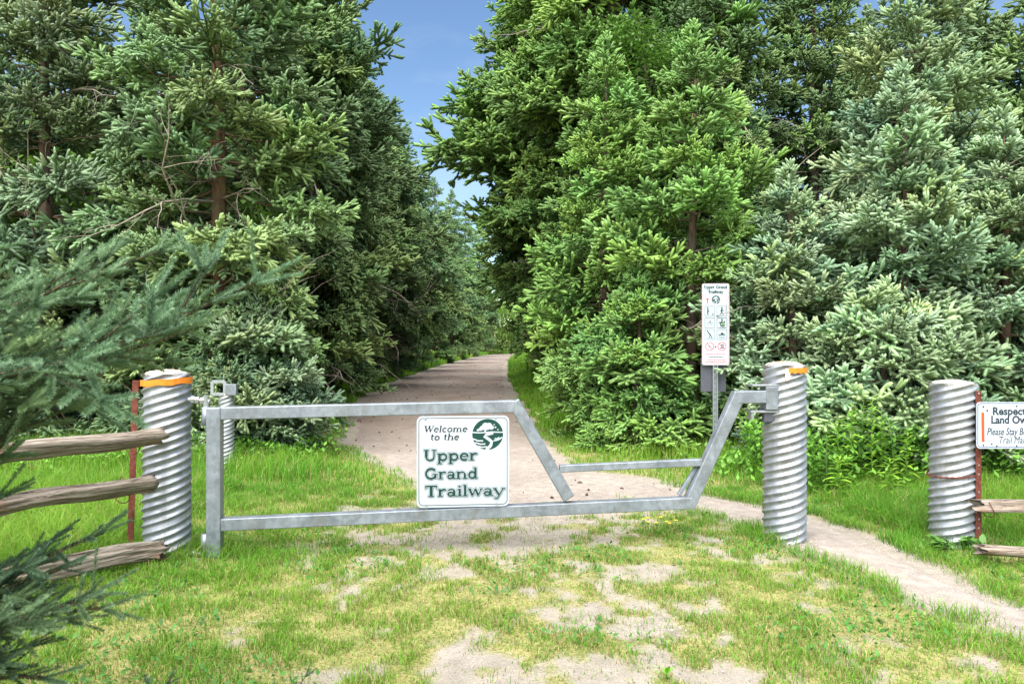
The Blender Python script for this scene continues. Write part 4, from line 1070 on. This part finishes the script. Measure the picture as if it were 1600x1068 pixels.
blades('verge_grass', x, y, h * 1.25, 0.018, grass_col(x, y, 0.06) * 1.1, 0.45, label='green verge grass edging the shaded trail')
x, y = scatter(-9, 14, 40, 118, 60)
pdn = path_dist(x, y); k = (pdn > 0) & (pdn < 2.8) ; x, y = x[k], y[k]
h = rngG.uniform(0.2, 0.6, len(x))
blades('verge_grass', x, y, h, 0.05, grass_col(x, y, 0.05), 0.4, label='distant bright verge grass where the trail bends')

# low broad-leaved weeds in the turf (clover, plantain): too many to count
def leaf_carpet(name, x, y, h, l, colr, label):
    n = len(x); a = rngG.uniform(0, 6.28, n); el = rngG.uniform(0.1, 0.9, n)
    D = np.stack([np.cos(a) * np.cos(el), np.sin(a) * np.cos(el), np.sin(el)], 1); W = np.stack([-np.sin(a), np.cos(a), 0 * a], 1)
    B = np.stack([x, y, ground_z(x, y) + h], 1); l = l[:, None]
    V = np.stack([B, B + D * l * 0.5 + W * l * 0.26, B + D * l, B + D * l * 0.5 - W * l * 0.26 - np.array([0, 0, 0.004])], 1).reshape(-1, 3)
    o = (np.arange(n) * 4)[:, None, None]; T = (o + np.array([[0, 1, 2], [0, 2, 3]])[None]).reshape(-1, 3)
    return tag(link(name, np_mesh(name, V, T, [GRASS], colors=np.repeat(colr, 4, 0))), label, 'weeds', None, 'stuff')
x, y = scatter(-5, 4.8, 3.2, 8.8, 420); k = cull(x, y); x, y = x[k], y[k]
k = (fbm(x * 1.6, y * 1.6, 91, 3) > 0.52) & (bare_mask(x, y) < 0.4) & (path_dist(x, y) > 0.05); x, y = x[k], y[k]
c = np.array([0.075, 0.21, 0.035]) * rngG.uniform(0.7, 1.35, (len(x), 1))
leaf_carpet('ground_weeds', x, y, rngG.uniform(0.0, 0.05, len(x)), rngG.uniform(0.02, 0.055, len(x)), c, 'low broad-leaved weeds mixed into the turf')
# leafy undergrowth along the tree skirts
xs, ys_ = [], []
for cx, cy, rx, ry, n in ((4.6, 8.9, 1.5, 0.7, 2600), (3.35, 9.6, 0.7, 0.6, 1500), (6.3, 8.8, 1.2, 0.8, 1500), (-3.6, 11.0, 1.1, 0.6, 1500), (-5.2, 10.4, 1.6, 0.8, 1600), (-7.5, 9.5, 2.0, 1.2, 1800), (3.6, 8.6, 0.45, 0.35, 700)):
    xs.append(rngG.normal(cx, rx * 0.5, n)); ys_.append(rngG.normal(cy, ry * 0.5, n))
x, y = np.concatenate(xs), np.concatenate(ys_); k = path_dist(x, y) > 0.2; x, y = x[k], y[k]
hh = np.where(x > 3.0, 1.25, 0.6) * fbm(x * 1.7, y * 1.7, 95, 3) * rngG.random(len(x)) ** 0.7
c = np.array([0.15, 0.33, 0.045]) * rngG.uniform(0.6, 1.4, (len(x), 1)) * np.array([1, 1, 1])
leaf_carpet('undergrowth', x, y, hh, rngG.uniform(0.05, 0.11, len(x)), c, 'leafy green undergrowth along the foot of the spruces')

# ------------------------------------------------------------------ single weeds and shrubs
def leaf_mesh(name, l, wd, fold=0.25, curl=0.3):
    n = 5; vs = []; age = []
    for i in range(n):
        t = i / (n - 1); w = wd * math.sin(math.pi * min(1, 0.06 + 0.94 * t) ** 0.8) * 0.5 if t < 1 else 0.001
        z = l * (0.2 * t - curl * t * t)
        vs += [(l * t, -w, z + abs(w) * fold), (l * t, 0, z), (l * t, w, z + abs(w) * fold)]; age += [0.6 + 0.4 * t] * 3
    T = []
    for i in range(n - 1):
        for j in (0, 1):
            a = i * 3 + j; T += [(a, a + 3, a + 4), (a, a + 4, a + 1)]
    return np_mesh(name, np.array(vs), np.array(T), [LEAF], attrs={'age': age}, smooth=True)
LF_BROAD = leaf_mesh('leaf', 0.19, 0.085); LF_NARROW = leaf_mesh('leaf', 0.17, 0.038, 0.2, 0.45); LF_OVAL = leaf_mesh('leaf', 0.12, 0.065, 0.2, 0.35)
STEM = M_simple('green_stem', (0.12, 0.18, 0.05), 0.7)
def weed(name, label, cat, x, y, h, leaf, nl, col, seed, group=None, el=(15, 55), stems=1, taper=True):
    g = random.Random(seed); root = thing(name, label, cat, (x, y, float(ground_z(np.array(x), np.array(y)))), g.uniform(0, 6), group)
    for s in range(stems):
        tx, ty = (g.uniform(-0.2, 0.2), g.uniform(-0.2, 0.2)) if stems > 1 else (g.uniform(-0.06, 0.06), g.uniform(-0.06, 0.06))
        hs = h * g.uniform(0.8, 1.05); m = MB(); pts = [(tx * hs * t * t, ty * hs * t * t, hs * t - 0.02 * (t == 0)) for t in (0, .33, .66, 1)]
        m.tube(pts, [0.006, 0.005, 0.004, 0.002], 5); st = m.build('stem', STEM, root, True)
        for k in range(nl):
            t = 0.12 + 0.86 * k / nl; a = k * 2.4 + g.uniform(-0.3, 0.3) if nl > 14 else k * math.pi / 2 * 1.02 + math.pi * (k % 2) + g.uniform(-0.2, 0.2)
            sc = (1.15 - 0.55 * t if taper else 1.0) * g.uniform(0.8, 1.15)
            o = link('leaf', leaf, st, (tx * hs * t * t, ty * hs * t * t, hs * t), (g.uniform(-0.3, 0.3), -R(g.uniform(*el)) * (0.6 + 0.6 * t), a), (sc, sc, sc))
            j = g.uniform(0.8, 1.2); o.color = (col[0] * j, col[1] * j, col[2] * j, 1)
    return root
BRT = (0.14, 0.33, 0.035); MED = (0.08, 0.20, 0.035); YGR = (0.21, 0.40, 0.045)
b = P(1173, 742, 9.6); weed('milkweed', 'bright broad-leaved milkweed standing alone beside the latch', 'plant', b.x, b.y, 0.82, LF_BROAD, 14, BRT, 1, el=(25, 60))
for k, (px, py, ht) in enumerate([(1283, 770, .62), (1302, 762, .72), (1322, 765, .9), (1338, 760, 1.02), (1352, 766, .95), (1368, 764, .8), (1388, 768, .72), (1405, 770, .62), (1295, 748, .85), (1430, 760, .6), (1560, 748, .7), (1585, 745, .75), (1545, 760, .6), (1300, 775, .45), (1380, 778, .5)]):
    b = G(px, py); weed('goldenrod', 'narrow-leaved leafy weed in the tall patch behind the foot path', 'plant', b.x, b.y - 0.15, ht * 1.15, LF_NARROW, 40, YGR if k % 3 else MED, 30 + k, 'narrow-leaved weeds behind the foot path', (5, 45), 1)
for k, (px, py, ht) in enumerate([(1395, 745, 1.25), (1420, 748, 1.05), (1440, 752, 1.15), (1365, 735, 1.1)]):
    b = G(px, py); weed('vine', 'leafy vine climbing into the blue spruce behind the foot path', 'vine', b.x, b.y + 0.25, ht, LF_OVAL, 30, MED, 60 + k, 'vines climbing into the blue spruce', (-30, 20), 2, False)
for k, (px, py) in enumerate([(1462, 862), (1512, 860), (1535, 872), (1480, 868)]):
    b = G(px, py); weed('broadleaf_weed', 'low broad-leaved weed at the foot of the wire-wrapped pipe', 'plant', b.x, b.y, 0.18, LF_OVAL, 9, MED, 80 + k, 'weeds at the foot of the wire-wrapped pipe', (0, 50), 2, False).scale = (0.7, 0.7, 0.7)
for k, (px, py, ht) in enumerate([(450, 660, .55), (480, 655, .62), (505, 650, .6), (525, 645, .5), (430, 668, .5), (395, 690, .45), (470, 672, .4)]):
    b = G(px, py); weed('bramble', 'leafy bramble under the low spruce skirts beside the trail', 'shrub', b.x, b.y, ht, LF_OVAL, 20, BRT if k % 2 else MED, 100 + k, 'brambles beside the trail', (-10, 35), 4, False)
for k, (px, py, ht) in enumerate([(655, 580, 1.5), (640, 582, 1.2), (668, 577, 1.1), (815, 588, 1.2), (822, 600, .9), (612, 598, 1.0), (598, 606, .8), (626, 591, 1.2), (690, 566, 1.5), (682, 570, 1.2), (705, 564, 1.3), (585, 612, .7)]):
    b = G(px, py); weed('roadside_weed', 'tall bright weed on the verge where the trail narrows', 'plant', b.x + (0.3 if px > 800 else -0.3), b.y, ht, LF_BROAD, 16, YGR, 120 + k, 'tall weeds on the far verge', (-10, 40), 6, False)
b = G(1042, 1066); o = weed('broadleaf_weed', 'small upright pale green weed on the bare sand', 'plant', b.x, b.y, 0.12, LF_OVAL, 5, BRT, 150, None, (40, 75), 1, False); o.scale = (0.5, 0.5, 0.5)
# small yellow flowers
g = random.Random(9)
for k in range(14):
    cx, cy = random.Random(k).choice([(1010, 832), (1035, 838), (1470, 822), (1505, 800), (1025, 828)]); px, py = cx + g.uniform(-28, 28), cy + g.uniform(-8, 8); b = G(px, py)
    if path_dist(np.array(b.x), np.array(b.y)) < 0.05: continue
    hh = g.uniform(0.07, 0.13); o = thing('yellow_flower', 'tiny yellow wildflower in the grass', 'flower', (b.x, b.y, 0), 0, 'tiny yellow wildflowers')
    m = MB(); m.tube([(0, 0, -0.02), (0.004, 0, hh)], 0.002, 4); m.build('stem', STEM, o)
    m = MB()
    for j in range(6):
        a = j * math.pi / 3; m.add([(0.004, 0, hh), (0.016 * math.cos(a - .4), 0.016 * math.sin(a - .4), hh + .005), (0.022 * math.cos(a), 0.022 * math.sin(a), hh + .007), (0.016 * math.cos(a + .4), 0.016 * math.sin(a + .4), hh + .005)], [(0, 1, 2, 3)])
    m.build('petals', YELLOW, o)

# ------------------------------------------------------------------ broadleaf trees among the spruces
def leaf_crown(seed, n, rx, rz, size):
    g = np.random.default_rng(seed); nc = 46
    C = g.normal(0, 1, (nc, 3)); C = C / np.linalg.norm(C, axis=1, keepdims=True) * g.uniform(0.3, 1.0, (nc, 1)) ** 0.6 * np.array([rx, rx, rz])
    idx = g.integers(0, nc, n); p = C[idx] + np.clip(g.normal(0, 0.24, (n, 3)), -0.42, 0.42) * rx * np.array([1, 1, 0.7])
    a = g.uniform(0, 6.28, n); el = g.normal(-0.2, 0.5, n)
    D = np.stack([np.cos(a) * np.cos(el), np.sin(a) * np.cos(el), np.sin(el)], 1); W = unit(np.cross(D, g.normal(0, 0.4, (n, 3)) + np.array([0, 0, 1])))
    l = size * g.uniform(0.7, 1.3, (n, 1))
    V = np.stack([p, p + D * l * 0.5 + W * l * 0.32, p + D * l, p + D * l * 0.5 - W * l * 0.32], 1).reshape(-1, 3)
    T = ((np.arange(n) * 4)[:, None, None] + np.array([[0, 1, 2], [0, 2, 3]])[None]).reshape(-1, 3)
    return np_mesh('crown', V, T, [LEAF], attrs={'age': np.repeat(g.uniform(0.2, 1, n), 4)})
LC = [leaf_crown(1, 9000, 1.6, 2.0, 0.13), leaf_crown(2, 9000, 1.5, 2.3, 0.12)]
def broadleaf(label, x, y, z, s, col, k, group=None):
    o = thing('broadleaf_tree', label, 'tree', (x, y, 0), k * 1.3, group)
    m = MB(); m.tube([(0, 0, -0.1), (0.05, 0.05, z * 0.5), (0, 0.1, z), (0.1, 0, z + 1.2 * s)], [0.11 * s, 0.085 * s, 0.06 * s, 0.02], 9); tr = m.build('trunk', BARK, o, True)
    gg = random.Random(k)
    for j in range(7):
        a = gg.uniform(0, 6.28); zz = z * gg.uniform(0.7, 1.0); m = MB(); m.tube([(0, 0.08, zz), (0.6 * s * math.cos(a), 0.6 * s * math.sin(a), zz + 0.6 * s), (1.1 * s * math.cos(a), 1.1 * s * math.sin(a), zz + 1.3 * s)], [0.04 * s, 0.025 * s, 0.01], 6); m.build('limb', BARK, tr, True)
    c = link('crown', LC[k % 2], o, (0, 0, z), (0, 0, k), (s, s, s)); c.color = (*col, 1)
broadleaf('bright young broadleaf tree poking out high among the dark spruces', -5.7, 18.2, 9.0, 0.9, (0.13, 0.26, 0.035), 0)
broadleaf('sunlit broadleaf tree at the far bend of the trail', -4.9, 106, 4.8, 2.3, (0.19, 0.34, 0.06), 1)
broadleaf('round pale broadleaf tree beyond the far bend of the trail', 2.0, 124, 4.5, 2.6, (0.17, 0.32, 0.06), 2)
broadleaf('spreading yellow-green broadleaf tree closing the view behind the trail bend', -1.6, 114, 4.2, 2.5, (0.19, 0.34, 0.06), 4)
broadleaf('leafy vine-hung broadleaf tree rising behind the bright green spruces', 2.9, 16.0, 7.0, 0.75, (0.085, 0.19, 0.03), 3)
for k, (x, y, z) in enumerate([(-11.5, 20.5, 3.0), (-8.2, 16.0, 2.4), (-16, 19, 3.4), (-21, 32, 4), (-14.5, 34, 4), (-26, 45, 5), (-25, 25, 4), (-6.6, 15.2, 3.2), (-10.2, 16.8, 4.2), (-7.6, 20.5, 5.2), (-13, 18.5, 5.5), (-10.3, 12.8, 1.6)]):
    broadleaf('fresh green broadleaf tree glimpsed between the plantation spruces', x, y, z, 1.3, (0.14, 0.29, 0.04), 10 + k, 'broadleaf trees between the plantation spruces')
for k, (x, y) in enumerate([(-14, 75), (-10, 125), (8, 128), (15, 118), (22, 105), (13, 70), (15, 50), (-20, 60), (24, 45), (-8, 104)]):
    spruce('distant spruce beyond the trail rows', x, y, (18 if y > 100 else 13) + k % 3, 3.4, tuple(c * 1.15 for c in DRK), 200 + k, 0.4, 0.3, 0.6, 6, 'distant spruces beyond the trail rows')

# ------------------------------------------------------------------ litter on the trail: cones, leaves and pebbles
def chips(name, mat, x, y, s, z, label, cat):
    n = len(x); a = rngG.uniform(0, 6.28, n); V = []; T = []
    base = np.array([(1, 0, 0), (0.2, 0.55, 0.1), (-1, 0.1, 0), (0.1, -0.5, 0.05), (0.1, 0, 0.55), (0, 0, -0.2)]); tri = np.array([(0, 1, 4), (1, 2, 4), (2, 3, 4), (3, 0, 4), (1, 0, 5), (2, 1, 5), (3, 2, 5), (0, 3, 5)])
    c, sn = np.cos(a), np.sin(a); bs = base[None] * s[:, None, None] * rngG.uniform(0.7, 1.3, (n, 6, 1))
    V = np.stack([bs[..., 0] * c[:, None] - bs[..., 1] * sn[:, None] + x[:, None], bs[..., 0] * sn[:, None] + bs[..., 1] * c[:, None] + y[:, None], bs[..., 2] + z], -1).reshape(-1, 3)
    T = ((np.arange(n) * 6)[:, None, None] + tri[None]).reshape(-1, 3)
    return tag(link(name, np_mesh(name, V, T, [mat])), label, cat, None, 'stuff')
x, y = scatter(-6, 4.5, 7.4, 60, 3.0); k = (path_dist(x, y) < -0.1) & (rngG.random(len(x)) < 0.12 + 1.4 * smooth(0.42, 0.62, fbm(x * 0.5, y * 0.25, 97, 3))); x, y = x[k], y[k]
chips('trail_litter', CONE, x, y, rngG.uniform(0.015, 0.042, len(x)), 0.012, 'brown fallen cones and leaves strewn over the trail', 'litter')
x, y = scatter(-3, 5, 3.2, 9.5, 260); k = cull(x, y) & ((path_dist(x, y) < 0) | (bare_mask(x, y) > 0.5)); x, y = x[k], y[k]
chips('pebbles', PEBBLE, x, y, rngG.uniform(0.003, 0.012, len(x)), 0.008, 'small pale pebbles on the bare sandy ground', 'pebbles')
